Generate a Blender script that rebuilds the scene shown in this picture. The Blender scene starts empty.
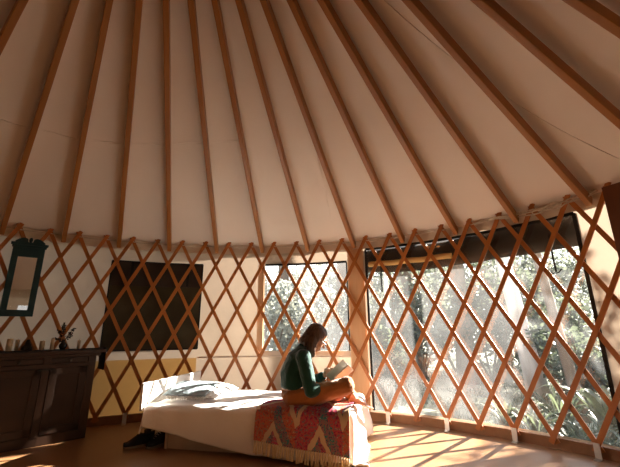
import bpy, bmesh, math, random
from mathutils import Vector, Matrix, noise

S = bpy.context.scene
COL = S.collection
PI = math.pi
random.seed(7)

# ------------------------------------------------------------------ camera, light, exposure
CX, CY, R = -0.70005, 1.00657, 3.54506      # centre and radius of the round room
EYE = 0.9714
cam = bpy.data.cameras.new('camera'); cam_o = bpy.data.objects.new('camera', cam); COL.objects.link(cam_o)
cam.sensor_fit = 'HORIZONTAL'; cam.sensor_width = 36.0; cam.lens = 352.354 * 36.0 / 620.0
cam.clip_start = 0.02; cam.clip_end = 500
cam_o.matrix_world = Matrix.Translation((0, 0, EYE)) @ Matrix.Rotation(PI/2 + 0.26783, 4, 'X') @ Matrix.Rotation(-0.010236, 4, 'Z')
S.camera = cam_o

SUN_DIR = Vector((0.866*math.cos(math.radians(26)), 0.50*math.cos(math.radians(26)), math.sin(math.radians(26))))
sun = bpy.data.lights.new('sun', 'SUN'); sun.energy = 40.0; sun.angle = math.radians(0.7); sun.color = (1.0, 0.93, 0.83)
sun_o = bpy.data.objects.new('sun', sun); COL.objects.link(sun_o)
sun_o.rotation_euler = SUN_DIR.to_track_quat('Z', 'Y').to_euler(); sun_o.location = (10, 10, 12)

w = bpy.data.worlds.new('sky'); S.world = w; w.use_nodes = True
wn, wl = w.node_tree.nodes, w.node_tree.links
bg = wn['Background']; bg.inputs['Strength'].default_value = 2.3
tc = wn.new('ShaderNodeTexCoord'); sx = wn.new('ShaderNodeSeparateXYZ'); cr = wn.new('ShaderNodeValToRGB')
wl.new(tc.outputs['Generated'], sx.inputs[0]); wl.new(sx.outputs['Z'], cr.inputs[0]); wl.new(cr.outputs[0], bg.inputs['Color'])
cr.color_ramp.elements[0].position = 0.0; cr.color_ramp.elements[0].color = (1.0, 0.97, 0.92, 1)
cr.color_ramp.elements[1].position = 0.7; cr.color_ramp.elements[1].color = (0.62, 0.76, 0.95, 1)

vs = S.view_settings
S.display_settings.display_device = 'sRGB'
vs.view_transform = 'Standard'; vs.look = 'None'; vs.gamma = 1.0; vs.use_curve_mapping = False
vs.exposure = 0.76
cy = S.cycles
cy.use_denoising = True; cy.max_bounces = 12; cy.diffuse_bounces = 7; cy.transparent_max_bounces = 24; cy.glossy_bounces = 4
cy.sample_clamp_indirect = 6.0; cy.caustics_reflective = False; cy.caustics_refractive = False

# ------------------------------------------------------------------ helpers
def tag(o, label=None, cat=None, group=None, kind=None):
    if label: o['label'] = label
    if cat: o['category'] = cat
    if group: o['group'] = group
    if kind: o['kind'] = kind
    return o

def empty(name, loc=(0, 0, 0), rz=0.0, parent=None):
    o = bpy.data.objects.new(name, None); COL.objects.link(o)
    o.empty_display_size = 0.1; o.location = loc; o.rotation_euler = (0, 0, rz)
    if parent: o.parent = parent
    return o

def obj(name, bm, mat, parent=None, smooth=False, loc=None):
    me = bpy.data.meshes.new(name)
    bm.normal_update(); bm.to_mesh(me); bm.free()
    o = bpy.data.objects.new(name, me); COL.objects.link(o)
    for m in (mat if isinstance(mat, (list, tuple)) else [mat]): me.materials.append(m)
    if smooth:
        for p in me.polygons: p.use_smooth = True
    if parent: o.parent = parent
    if loc: o.location = loc
    return o

def BM(): return bmesh.new()

def box(bm, a, b, M=None, bev=0.0):
    x0, y0, z0 = a; x1, y1, z1 = b
    t = BM(); bmesh.ops.create_cube(t, size=1)
    for v in t.verts:
        v.co = Vector(((x0+x1)/2 + v.co.x*(x1-x0), (y0+y1)/2 + v.co.y*(y1-y0), (z0+z1)/2 + v.co.z*(z1-z0)))
    if bev: bmesh.ops.bevel(t, geom=list(t.edges), offset=bev, segments=2, profile=0.7, affect='EDGES')
    return merge(bm, t, M)

def merge(bm, t, M=None):
    mp = {}
    for v in t.verts: mp[v] = bm.verts.new(M @ v.co if M else v.co)
    for f in t.faces:
        try:
            n = bm.faces.new([mp[v] for v in f.verts]); n.material_index = f.material_index; n.smooth = f.smooth
        except ValueError: pass
    t.free(); return bm

def tube(bm, pts, r, seg=8, cap=True):
    pts = [Vector(p) for p in pts]; n = len(pts)
    rr = r if isinstance(r, (list, tuple)) else [r]*n
    rings = []; up = None
    for i, p in enumerate(pts):
        d = (pts[min(i+1, n-1)] - pts[max(i-1, 0)])
        if d.length < 1e-9: d = Vector((0, 0, 1))
        d.normalize()
        if up is None:
            up = d.orthogonal().normalized()
        else:
            up = up - d*up.dot(d)
            up = up.normalized() if up.length > 1e-6 else d.orthogonal().normalized()
        s = d.cross(up)
        rings.append([bm.verts.new(p + (up*math.cos(2*PI*k/seg) + s*math.sin(2*PI*k/seg))*rr[i]) for k in range(seg)])
    for i in range(n-1):
        for k in range(seg):
            bm.faces.new([rings[i][k], rings[i][(k+1) % seg], rings[i+1][(k+1) % seg], rings[i+1][k]])
    if cap:
        bm.faces.new(rings[0][::-1]); bm.faces.new(rings[-1])
    return bm

def strip(bm, pts, wid, side, nrm, thick):
    """rectangular bar through pts; side(i) and nrm(i) give its width and thickness directions"""
    rings = []
    for i, p in enumerate(pts):
        s, n = side(i), nrm(i); p = Vector(p)
        rings.append([bm.verts.new(p + s*a*wid/2 + n*b*thick/2) for a, b in ((-1, -1), (1, -1), (1, 1), (-1, 1))])
    for i in range(len(pts)-1):
        for k in range(4):
            bm.faces.new([rings[i][k], rings[i][(k+1) % 4], rings[i+1][(k+1) % 4], rings[i+1][k]])
    bm.faces.new(rings[0][::-1]); bm.faces.new(rings[-1])
    return bm

def lathe(bm, prof, c=(0, 0, 0), seg=20):
    rings = [[bm.verts.new((c[0]+r*math.cos(2*PI*k/seg), c[1]+r*math.sin(2*PI*k/seg), c[2]+z)) for k in range(seg)] for r, z in prof]
    for i in range(len(prof)-1):
        for k in range(seg):
            bm.faces.new([rings[i][k], rings[i][(k+1) % seg], rings[i+1][(k+1) % seg], rings[i+1][k]])
    bm.faces.new(rings[0][::-1]); bm.faces.new(rings[-1])
    return bm

def grid(bm, nu, nv, f, mi=0, uv=None):
    V = [[bm.verts.new(f(i/nu, j/nv)) for j in range(nv+1)] for i in range(nu+1)]
    lay = bm.loops.layers.uv.verify() if uv else None
    for i in range(nu):
        for j in range(nv):
            fc = bm.faces.new([V[i][j], V[i+1][j], V[i+1][j+1], V[i][j+1]]); fc.material_index = mi; fc.smooth = True
            if uv:
                for l, (a, b) in zip(fc.loops, ((i, j), (i+1, j), (i+1, j+1), (i, j+1))): l[lay].uv = (a/nu, b/nv)
    return V

def ball(bm, c, r, seg=2, M=None):
    t = BM(); bmesh.ops.create_icosphere(t, subdivisions=seg, radius=1)
    rx, ry, rz = r if isinstance(r, (tuple, list)) else (r, r, r)
    for v in t.verts:
        q = Vector((v.co.x*rx, v.co.y*ry, v.co.z*rz))
        if M: q = M @ q
        v.co = q + Vector(c)
    return merge(bm, t)

def capsule(bm, p0, r0, p1, r1):
    """hull of two (scaled) balls: a tapered limb segment"""
    t = BM(); ball(t, p0, r0); ball(t, p1, r1)
    h = bmesh.ops.convex_hull(t, input=list(t.verts))
    bmesh.ops.delete(t, geom=[v for v in t.verts if not v.link_faces], context='VERTS')
    return merge(bm, t)

def organic(o, voxel, it=6, fac=0.5):
    m = o.modifiers.new('fuse', 'REMESH'); m.mode = 'VOXEL'; m.voxel_size = voxel; m.use_smooth_shade = True
    s = o.modifiers.new('soften', 'SMOOTH'); s.iterations = it; s.factor = fac
    return o

def fn(x, y, z=0.0): return noise.noise(Vector((x, y, z)))

# ------------------------------------------------------------------ materials
def new_mat(name):
    m = bpy.data.materials.new(name); m.use_nodes = True
    return m, m.node_tree.nodes, m.node_tree.links, m.node_tree.nodes['Principled BSDF']

def mat(name, c1, c2=None, scale=8.0, rough=0.6, bump=0.0, bscale=None, stretch=(1, 1, 1), spec=0.4, metal=0.0, detail=4.0, sheen=0.0):
    m, n, l, b = new_mat(name)
    b.inputs['Roughness'].default_value = rough; b.inputs['Metallic'].default_value = metal
    b.inputs['Specular IOR Level'].default_value = spec
    if sheen: b.inputs['Sheen Weight'].default_value = sheen
    t = n.new('ShaderNodeTexCoord'); mp = n.new('ShaderNodeMapping'); mp.inputs['Scale'].default_value = stretch
    l.new(t.outputs['Object'], mp.inputs[0])
    nz = n.new('ShaderNodeTexNoise'); nz.inputs['Scale'].default_value = scale; nz.inputs['Detail'].default_value = detail
    l.new(mp.outputs[0], nz.inputs['Vector'])
    r = n.new('ShaderNodeValToRGB'); r.color_ramp.elements[0].position = 0.3; r.color_ramp.elements[1].position = 0.7
    c2 = c2 or tuple(x*0.8 for x in c1)
    r.color_ramp.elements[0].color = (*c2, 1); r.color_ramp.elements[1].color = (*c1, 1)
    l.new(nz.outputs['Fac'], r.inputs[0]); l.new(r.outputs[0], b.inputs['Base Color'])
    if bump:
        nb = n.new('ShaderNodeTexNoise'); nb.inputs['Scale'].default_value = bscale or scale*4; nb.inputs['Detail'].default_value = 5
        l.new(mp.outputs[0], nb.inputs['Vector'])
        bp = n.new('ShaderNodeBump'); bp.inputs['Strength'].default_value = bump; bp.inputs['Distance'].default_value = 0.02
        l.new(nb.outputs['Fac'], bp.inputs['Height']); l.new(bp.outputs[0], b.inputs['Normal'])
    return m

def cloth(name, c1, c2, thru=(0.7, 0.5, 0.3), mix=0.2, scale=2.0, bump=0.3, bscale=5.0):
    """woven canvas: scatters light back and lets some through"""
    m = mat(name, c1, c2, scale=scale, rough=0.9, bump=bump, bscale=bscale, spec=0.1)
    n, l = m.node_tree.nodes, m.node_tree.links
    tr = n.new('ShaderNodeBsdfTranslucent'); tr.inputs[0].default_value = (*thru, 1)
    mx = n.new('ShaderNodeMixShader'); mx.inputs[0].default_value = mix
    l.new(n['Principled BSDF'].outputs[0], mx.inputs[1]); l.new(tr.outputs[0], mx.inputs[2])
    l.new(mx.outputs[0], n['Material Output'].inputs[0])
    return m

def vinyl(name, tint, haze, gloss=0.06, hz=(1, 1, 1)):
    """clear window vinyl: mostly see-through, a milky scatter and a sheen"""
    m, n, l, b = new_mat(name)
    n.remove(b)
    t = n.new('ShaderNodeBsdfTransparent'); t.inputs[0].default_value = (*tint, 1)
    d = n.new('ShaderNodeBsdfTranslucent'); d.inputs[0].default_value = (*hz, 1)
    g = n.new('ShaderNodeBsdfGlossy'); g.inputs['Roughness'].default_value = 0.12
    a = n.new('ShaderNodeMixShader'); c = n.new('ShaderNodeMixShader')
    co = n.new('ShaderNodeTexCoord'); nz = n.new('ShaderNodeTexNoise'); nz.inputs['Scale'].default_value = 2.2; nz.inputs['Detail'].default_value = 6
    l.new(co.outputs['Object'], nz.inputs['Vector'])
    mr = n.new('ShaderNodeMapRange'); mr.inputs[3].default_value = haze*0.6; mr.inputs[4].default_value = haze*1.4
    mr.inputs[1].default_value = 0.3; mr.inputs[2].default_value = 0.7
    l.new(nz.outputs['Fac'], mr.inputs[0]); l.new(mr.outputs[0], a.inputs[0])
    l.new(t.outputs[0], a.inputs[1]); l.new(d.outputs[0], a.inputs[2])
    c.inputs[0].default_value = gloss
    l.new(a.outputs[0], c.inputs[1]); l.new(g.outputs[0], c.inputs[2]); l.new(c.outputs[0], n['Material Output'].inputs[0])
    return m

def leafmat(name, c1, c2, thru):
    m = mat(name, c1, c2, scale=1.5, rough=0.5, spec=0.4)
    n, l = m.node_tree.nodes, m.node_tree.links
    tr = n.new('ShaderNodeBsdfTranslucent'); tr.inputs[0].default_value = (*thru, 1)
    mx = n.new('ShaderNodeMixShader'); mx.inputs[0].default_value = 0.4
    l.new(n['Principled BSDF'].outputs[0], mx.inputs[1]); l.new(tr.outputs[0], mx.inputs[2])
    l.new(mx.outputs[0], n['Material Output'].inputs[0])
    return m

M_ROOF = cloth('roof_canvas', (0.80, 0.71, 0.635), (0.75, 0.66, 0.585), (0.8, 0.55, 0.35), 0.0, 1.3, 0.25, 3.0)
M_WALL = cloth('wall_canvas', (0.55, 0.44, 0.32), (0.47, 0.37, 0.265), (0.90, 0.70, 0.52), 0.065, 2.2, 0.6, 4.0)
M_WALL_GLOW = cloth('wall_canvas_glow', (0.48, 0.33, 0.18), (0.42, 0.27, 0.13), (0.95, 0.50, 0.15), 0.05, 2.2, 0.5, 4.0)  # sun glow through the lower left wall put into its orange colour
M_VAL = cloth('valance_cloth', (0.72, 0.62, 0.52), (0.64, 0.53, 0.43), (0.8, 0.6, 0.4), 0.2, 4.0, 0.4, 12.0)
M_SLAT = mat('slat_wood', (0.44, 0.145, 0.026), (0.33, 0.100, 0.017), scale=6, rough=0.42, bump=0.08, bscale=30, stretch=(1, 1, 0.35), spec=0.45)
M_RAFT = mat('rafter_wood', (0.36, 0.140, 0.030), (0.25, 0.088, 0.017), scale=9, rough=0.42, bump=0.06, bscale=40, stretch=(0.15, 1, 1), spec=0.45)
M_POST = mat('post_wood', (0.14, 0.045, 0.014), (0.10, 0.03, 0.009), scale=10, rough=0.5, stretch=(1, 1, 0.15))
M_FLOOR = mat('floor_wood', (0.31, 0.160, 0.074), (0.245, 0.118, 0.050), scale=1.6, rough=0.36, bump=0.04, bscale=14, stretch=(1, 0.5, 1), spec=0.65, detail=8)
M_BASE = mat('base_wood', (0.26, 0.12, 0.05), (0.19, 0.085, 0.035), scale=9, rough=0.55)
M_TAN = mat('tan_board', (0.66, 0.42, 0.24), (0.60, 0.36, 0.19), scale=5, rough=0.6, stretch=(4, 4, 0.4))
M_STEEL = mat('galvanised', (0.62, 0.60, 0.57), (0.48, 0.46, 0.44), scale=20, rough=0.4, metal=0.9)
M_RIVET = mat('rivet', (0.88, 0.78, 0.68), None, rough=0.35, metal=0.35)
M_BLACK = mat('black_web', (0.012, 0.010, 0.009), None, rough=0.8)
M_DARKFLAP = mat('dark_flap', (0.045, 0.030, 0.022), (0.022, 0.015, 0.011), scale=5, rough=0.85, bump=0.4, bscale=9)
M_BATTEN = mat('batten_wood', (0.62, 0.38, 0.13), (0.48, 0.26, 0.07), scale=8, rough=0.6, stretch=(0.4, 0.4, 2))
M_ROPE = mat('rope', (0.62, 0.52, 0.40), (0.45, 0.36, 0.27), scale=60, rough=0.9, bump=0.3, bscale=150)
M_TEAL = mat('teal_paint', (0.010, 0.045, 0.050), (0.006, 0.028, 0.032), scale=8, rough=0.55, bump=0.15, bscale=25)
M_DRESS = mat('dark_oak', (0.045, 0.018, 0.008), (0.026, 0.010, 0.004), scale=7, rough=0.45, bump=0.1, bscale=30, stretch=(1, 1, 0.2))
M_DRESS2 = mat('dark_oak_panel', (0.038, 0.016, 0.007), (0.020, 0.008, 0.0035), scale=5, rough=0.5, bump=0.1, bscale=25, stretch=(0.3, 1, 1))
M_IRON = mat('iron', (0.05, 0.045, 0.04), None, rough=0.4, metal=0.8)
M_WAX = mat('wax', (0.62, 0.47, 0.30), (0.52, 0.38, 0.22), scale=6, rough=0.5)
M_BOWL = mat('dark_pine', (0.030, 0.018, 0.012), (0.015, 0.009, 0.006), scale=30, rough=0.7)
M_VASE = mat('dark_glaze', (0.02, 0.018, 0.018), None, rough=0.25)
M_HERB = mat('dry_leaf', (0.030, 0.022, 0.015), (0.018, 0.013, 0.010), scale=10, rough=0.8)
M_WHITE = mat('white_paint', (0.82, 0.80, 0.77), (0.74, 0.71, 0.67), scale=6, rough=0.5)
M_BEDSIDE = mat('pale_panel', (0.60, 0.47, 0.36), (0.52, 0.39, 0.29), scale=6, rough=0.6, stretch=(1, 1, 0.3))
M_MATT = mat('ticking', (0.75, 0.72, 0.68), None, rough=0.9)
M_DUVET = mat('white_linen', (0.88, 0.83, 0.79), (0.84, 0.785, 0.745), scale=4, rough=0.95, bump=0.25, bscale=25, spec=0.1, sheen=0.2)
M_PILLOW = mat('white_cotton', (0.82, 0.80, 0.77), None, scale=5, rough=0.95, bump=0.2, bscale=20, spec=0.1)
M_CUSH = mat('blue_grey_weave', (0.36, 0.43, 0.46), (0.28, 0.35, 0.38), scale=14, rough=0.95, bump=0.3, bscale=60, spec=0.1)
M_TASSEL = mat('cream_yarn', (0.74, 0.60, 0.40), (0.60, 0.46, 0.28), scale=30, rough=0.95, bump=0.3, bscale=90, spec=0.1)
M_CFR = mat('white_yarn', (0.80, 0.78, 0.74), None, scale=30, rough=0.95)
M_SHOE = mat('black_canvas', (0.022, 0.022, 0.028), (0.013, 0.013, 0.017), scale=20, rough=0.85)
M_SOLE = mat('worn_rubber', (0.26, 0.22, 0.17), (0.18, 0.15, 0.11), scale=12, rough=0.7)
M_LACE = mat('pale_lace', (0.55, 0.55, 0.58), None, rough=0.9)
M_SOCK = mat('brown_lining', (0.10, 0.06, 0.04), None, rough=0.95)
M_SKIN = mat('skin', (0.62, 0.34, 0.23), (0.56, 0.29, 0.19), scale=12, rough=0.5, bump=0.03, bscale=60)
M_SWEAT = mat('green_knit', (0.010, 0.060, 0.047), (0.007, 0.043, 0.035), scale=9, rough=0.9, bump=0.3, bscale=40, spec=0.2, sheen=0.3)
M_CUFF = mat('grey_cuff', (0.35, 0.42, 0.40), None, rough=0.9)
M_TROUS = mat('rust_cord', (0.36, 0.13, 0.035), (0.27, 0.09, 0.022), scale=8, rough=0.85, bump=0.25, bscale=25, spec=0.2, sheen=0.3)
M_TEE = mat('pink_tee', (0.60, 0.42, 0.36), None, rough=0.9)
M_HAIR = mat('brown_hair', (0.130, 0.056, 0.024), (0.050, 0.020, 0.008), scale=30, rough=0.42, bump=0.5, bscale=45, stretch=(3, 3, 0.35), spec=0.5)
M_LIP = mat('lip', (0.50, 0.18, 0.13), None, rough=0.5)
M_EYE = mat('eye', (0.6, 0.58, 0.55), (0.5, 0.45, 0.42), rough=0.2)
M_FRAME = mat('glasses_frame', (0.03, 0.025, 0.02), None, rough=0.3)
M_PAGE = mat('paper', (0.80, 0.76, 0.70), (0.72, 0.68, 0.62), scale=20, rough=0.9)
M_COVER = mat('grey_cover', (0.60, 0.55, 0.53), (0.54, 0.49, 0.47), scale=6, rough=0.6)
M_VIN = vinyl('clear_vinyl', (0.90, 0.90, 0.88), 0.024)
M_VIN2 = vinyl('milky_vinyl', (0.92, 0.92, 0.91), 0.035)
M_VIN3 = vinyl('tinted_vinyl', (0.16, 0.155, 0.15), 0.004)
M_REAR = cloth('rear_canvas', (0.46, 0.38, 0.31), (0.41, 0.335, 0.27), (0.8, 0.6, 0.4), 0.02, 2.2, 0.35, 4.0)
M_EARTH = mat('forest_floor', (0.26, 0.25, 0.19), (0.10, 0.11, 0.075), scale=0.9, rough=0.95, bump=0.5, bscale=6, detail=8)
M_BARK_P = mat('pale_bark', (0.58, 0.54, 0.50), (0.32, 0.28, 0.255), scale=3, rough=0.9, bump=0.3, bscale=9, stretch=(2, 2, 0.35))
M_BARK_D = mat('dark_bark', (0.16, 0.12, 0.09), (0.08, 0.055, 0.04), scale=4, rough=0.95, bump=0.6, bscale=10, stretch=(2, 2, 0.4))
M_LEAF_A = leafmat('leaf_grey', (0.110, 0.122, 0.098), (0.055, 0.063, 0.050), (0.15, 0.165, 0.12))
M_LEAF_B = leafmat('leaf_green', (0.062, 0.074, 0.050), (0.028, 0.036, 0.024), (0.095, 0.115, 0.070))
M_LEAF_D = leafmat('leaf_haze_pale', (0.24, 0.25, 0.22), (0.13, 0.14, 0.12), (0.28, 0.29, 0.24))  # lighter leaf copy: bright haze at the middle window put into colour
M_LEAF_C = leafmat('leaf_blade', (0.070, 0.086, 0.054), (0.036, 0.046, 0.029), (0.10, 0.125, 0.07))
M_DARKWIN = None

# dark smoked vinyl with a mottled tone
def smoked():
    m, n, l, b = new_mat('smoked_vinyl')
    b.inputs['Roughness'].default_value = 0.22; b.inputs['Specular IOR Level'].default_value = 0.35
    t = n.new('ShaderNodeTexCoord'); nz = n.new('ShaderNodeTexNoise'); nz.inputs['Scale'].default_value = 2.5; nz.inputs['Detail'].default_value = 6
    r = n.new('ShaderNodeValToRGB'); r.color_ramp.elements[0].color = (0.040, 0.034, 0.020, 1); r.color_ramp.elements[1].color = (0.080, 0.066, 0.040, 1)
    r.color_ramp.elements[0].position = 0.35; r.color_ramp.elements[1].position = 0.7
    l.new(t.outputs['Object'], nz.inputs['Vector']); l.new(nz.outputs['Fac'], r.inputs[0]); l.new(r.outputs[0], b.inputs['Base Color'])
    return m
M_DARKWIN = smoked()

def mirror_mat():
    m, n, l, b = new_mat('mirror_glass')
    b.inputs['Metallic'].default_value = 1.0; b.inputs['Roughness'].default_value = 0.02; b.inputs['Base Color'].default_value = (0.85, 0.86, 0.86, 1)
    return m
M_MIRROR = mirror_mat()

# woven throw: zigzag cream bands over patches of crimson, teal, orange and violet, in the cloth's own u,v
def throw_mat():
    m, n, l, b = new_mat('kilim_weave')
    b.inputs['Roughness'].default_value = 0.95; b.inputs['Specular IOR Level'].default_value = 0.1
    uv = n.new('ShaderNodeUVMap'); sp = n.new('ShaderNodeSeparateXYZ')
    wob = n.new('ShaderNodeTexNoise'); wob.inputs['Scale'].default_value = 9; wob.inputs['Detail'].default_value = 3
    l.new(uv.outputs[0], wob.inputs['Vector'])
    add = n.new('ShaderNodeVectorMath'); add.operation = 'MULTIPLY_ADD'; add.inputs[1].default_value = (0.075, 0.06, 0); l.new(wob.outputs['Color'], add.inputs[0]); l.new(uv.outputs[0], add.inputs[2])
    l.new(add.outputs[0], sp.inputs[0])
    def mth(op, a, bb=None, c=None):
        q = n.new('ShaderNodeMath'); q.operation = op
        for i, v in enumerate((a, bb, c)):
            if v is None: continue
            if isinstance(v, (int, float)): q.inputs[i].default_value = v
            else: l.new(v, q.inputs[i])
        return q.outputs[0]
    u, v = sp.outputs['X'], sp.outputs['Y']
    tri = mth('PINGPONG', mth('MULTIPLY', u, 2.05), 0.5)             # zigzag height
    z1 = mth('SUBTRACT', v, mth('MULTIPLY', tri, 1.05))
    ph = mth('FRACT', mth('MULTIPLY', z1, 1.75))                    # bands following the zigzag
    band = mth('LESS_THAN', mth('ABSOLUTE', mth('SUBTRACT', ph, 0.5)), 0.095)
    cell = mth('FLOOR', mth('MULTIPLY', z1, 1.75))
    tri2 = mth('FLOOR', mth('MULTIPLY', u, 4.1))
    wn_ = n.new('ShaderNodeTexWhiteNoise'); wn_.noise_dimensions = '2D'
    cb = n.new('ShaderNodeCombineXYZ'); l.new(mth('ADD', cell, 5.37), cb.inputs[0]); l.new(mth('ADD', mth('MULTIPLY', tri2, 0.71), mth('GREATER_THAN', ph, 0.5)), cb.inputs[1])
    l.new(cb.outputs[0], wn_.inputs['Vector'])
    ra = n.new('ShaderNodeValToRGB'); ra.color_ramp.interpolation = 'CONSTANT'
    cols = [(0.0, (0.30, 0.02, 0.045)), (0.20, (0.010, 0.13, 0.15)), (0.42, (0.42, 0.10, 0.02)), (0.52, (0.40, 0.035, 0.12)), (0.72, (0.22, 0.03, 0.08)), (0.86, (0.05, 0.13, 0.15))]
    while len(ra.color_ramp.elements) < len(cols): ra.color_ramp.elements.new(0.5)
    for e, (p, c) in zip(ra.color_ramp.elements, cols): e.position = p; e.color = (*c, 1)
    l.new(wn_.outputs['Value'], ra.inputs[0])
    sp2 = n.new('ShaderNodeTexNoise'); sp2.inputs['Scale'].default_value = 38; sp2.inputs['Detail'].default_value = 2
    l.new(uv.outputs[0], sp2.inputs['Vector'])
    r2 = n.new('ShaderNodeValToRGB'); r2.color_ramp.interpolation = 'CONSTANT'
    cols2 = [(0.0, (0.10, 0.04, 0.10)), (0.40, (0.5, 0.08, 0.14)), (0.49, (0.45, 0.18, 0.10)), (0.55, (0.05, 0.20, 0.23)), (0.66, (0.6, 0.45, 0.35))]
    while len(r2.color_ramp.elements) < len(cols2): r2.color_ramp.elements.new(0.5)
    for e, (p, c) in zip(r2.color_ramp.elements, cols2): e.position = p; e.color = (*c, 1)
    l.new(sp2.outputs['Fac'], r2.inputs[0])
    mx = n.new('ShaderNodeMixRGB'); mx.inputs[0].default_value = 0.5; l.new(ra.outputs[0], mx.inputs[1]); l.new(r2.outputs[0], mx.inputs[2])
    m2 = n.new('ShaderNodeMixRGB'); m2.inputs[2].default_value = (0.50, 0.36, 0.24, 1); l.new(band, m2.inputs[0]); l.new(mx.outputs[0], m2.inputs[1])
    l.new(m2.outputs[0], b.inputs['Base Color'])
    bp = n.new('ShaderNodeBump'); bp.inputs['Strength'].default_value = 0.5; bp.inputs['Distance'].default_value = 0.01
    l.new(sp2.outputs['Fac'], bp.inputs['Height']); l.new(bp.outputs[0], b.inputs['Normal'])
    return m
M_THROW = throw_mat()

# ------------------------------------------------------------------ the round room
def th(j):
    def f(j):
        q = j + 20.0
        return 0.9991113 + 0.0426136*j + 0.4193389e-4*q*q - 2.2619046e-6*q**3
    if j < -44: return f(-44) + (j+44)*(f(-43)-f(-44))
    if j > 3: return f(3) + (j-3)*(f(3)-f(2))
    return f(j)
Z0, DZ = 0.09005, 0.28285
ZTOP = Z0 + 7*DZ
APEX = 3.8753
def P(t, r, z): return Vector((CX + r*math.sin(t), CY + r*math.cos(t), z))
def rad(t): return Vector((math.sin(t), math.cos(t), 0))
def tan_(t): return Vector((math.cos(t), -math.sin(t), 0))
D = math.radians

# floor
bm = BM()
c0 = bm.verts.new((CX, CY, 0)); NS = 96
top = [bm.verts.new(P(2*PI*k/NS, R+0.16, 0)) for k in range(NS)]
bot = [bm.verts.new(P(2*PI*k/NS, R+0.16, -0.22)) for k in range(NS)]
for k in range(NS):
    bm.faces.new([c0, top[(k+1) % NS], top[k]]); bm.faces.new([top[k], top[(k+1) % NS], bot[(k+1) % NS], bot[k]])
tag(obj('floor', bm, M_FLOOR), kind='structure')

# canvas wall with the window openings left out
RW = R + 0.06
WIN = {1: (D(-28.0), D(-11.2), 0.765, 1.81), 2: (D(1.7), D(18.8), 0.73, 1.80), 3: (D(22.8), D(57.2), 0.10, 1.945)}
BACKWIN = (D(124), D(136), 0.95, 1.65)
SKZ = 0.66
def wall_mesh(t0, t1, wins):
    ts = sorted(set([t0, t1] + [a for wv in wins for a in wv[:2]]))
    tt = []
    for a, b in zip(ts, ts[1:]):
        k = max(1, int((b-a)/D(1.5)))
        tt += [a + (b-a)*i/k for i in range(k)]
    tt.append(t1)
    zs = sorted(set([-0.12, 0.10, SKZ, 2.09] + [z for wv in wins for z in wv[2:]] + [0.35, 1.2, 1.5]))
    bm = BM(); V = {}
    def vt(i, k):
        if (i, k) not in V:
            t, z = tt[i], zs[k]
            V[(i, k)] = bm.verts.new(P(t, RW + 0.012*fn(t*9, z*2.0), z))
        return V[(i, k)]
    for i in range(len(tt)-1):
        tm = (tt[i]+tt[i+1])/2
        for k in range(len(zs)-1):
            zm = (zs[k]+zs[k+1])/2
            if any(a < tm < b and c < zm < d for a, b, c, d in wins): continue
            f = bm.faces.new([vt(i, k), vt(i+1, k), vt(i+1, k+1), vt(i, k+1)]); f.smooth = True
            f.material_index = 1 if (zm < SKZ and -1.4 < tm < D(-11.2)) else 0  # lower left faces carry the painted sun glow
    return bm
TL, TR_ = D(-80), D(80)
wb = tag(obj('wall_back', wall_mesh(TL, TR_, list(WIN.values())), [M_WALL, M_WALL_GLOW]), kind='structure')
tag(obj('wall_front', wall_mesh(TR_, 2*PI+TL, [BACKWIN]), [M_REAR, M_REAR]), kind='structure')
# horizontal seam of the wall canvas
def ring_strip(bm, t0, t1, z, wid, r, thick, n):
    ts = [t0 + (t1-t0)*i/n for i in range(n+1)]
    return strip(bm, [P(t, r, z) for t in ts], wid, lambda i: Vector((0, 0, 1)), lambda i: rad(ts[i]), thick)
for a, b in ((D(-75), D(-28.6)), (D(-11), D(1.2)), (D(1.2), D(19.0))):
    obj('seam', ring_strip(BM(), a, b, 0.665, 0.016, RW-0.014, 0.006, 30), M_VAL, wb)

# baseboard
tag(obj('baseboard_back', ring_strip(BM(), D(-78), D(78), 0.043, 0.086, R+0.036, 0.03, 120), M_BASE), kind='structure')

# roof canvas: a cone bellied a little between the rafters
bm = BM()
RAFT = [-47 + 4*k for k in range(15)]
RINGR = 0.55
def roof_pt(t, r, sag=0.0):
    q = r/R
    return P(t, r, 2.005 + 0.075 + (APEX-2.005)*(1-q) + sag)
NT, NR = 240, 26
DT = th(-19) - th(-23)
V = []
for i in range(NT):
    t = 2*PI*i/NT
    row = []
    for j in range(NR+1):
        r = 0.12 + (RW+0.10-0.12)*j/NR
        q = min(1, r/R)
        ph = (t - th(-23))/DT
        bay = math.sin(PI*(ph % 1.0))**2
        s = 0.028*bay*q*q + 0.010*q*fn(t*22, r*2.2, 3.0) + 0.004*fn(t*60, r*7, 1.0)*q
        row.append(bm.verts.new(roof_pt(t, r, s)))
    V.append(row)
for i in range(NT):
    for j in range(NR):
        f = bm.faces.new([V[i][j], V[i][j+1], V[(i+1) % NT][j+1], V[(i+1) % NT][j]]); f.smooth = True
bm.faces.new([V[i][0] for i in range(NT)])
ceil = tag(obj('ceiling', bm, M_ROOF), kind='structure')
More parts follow.
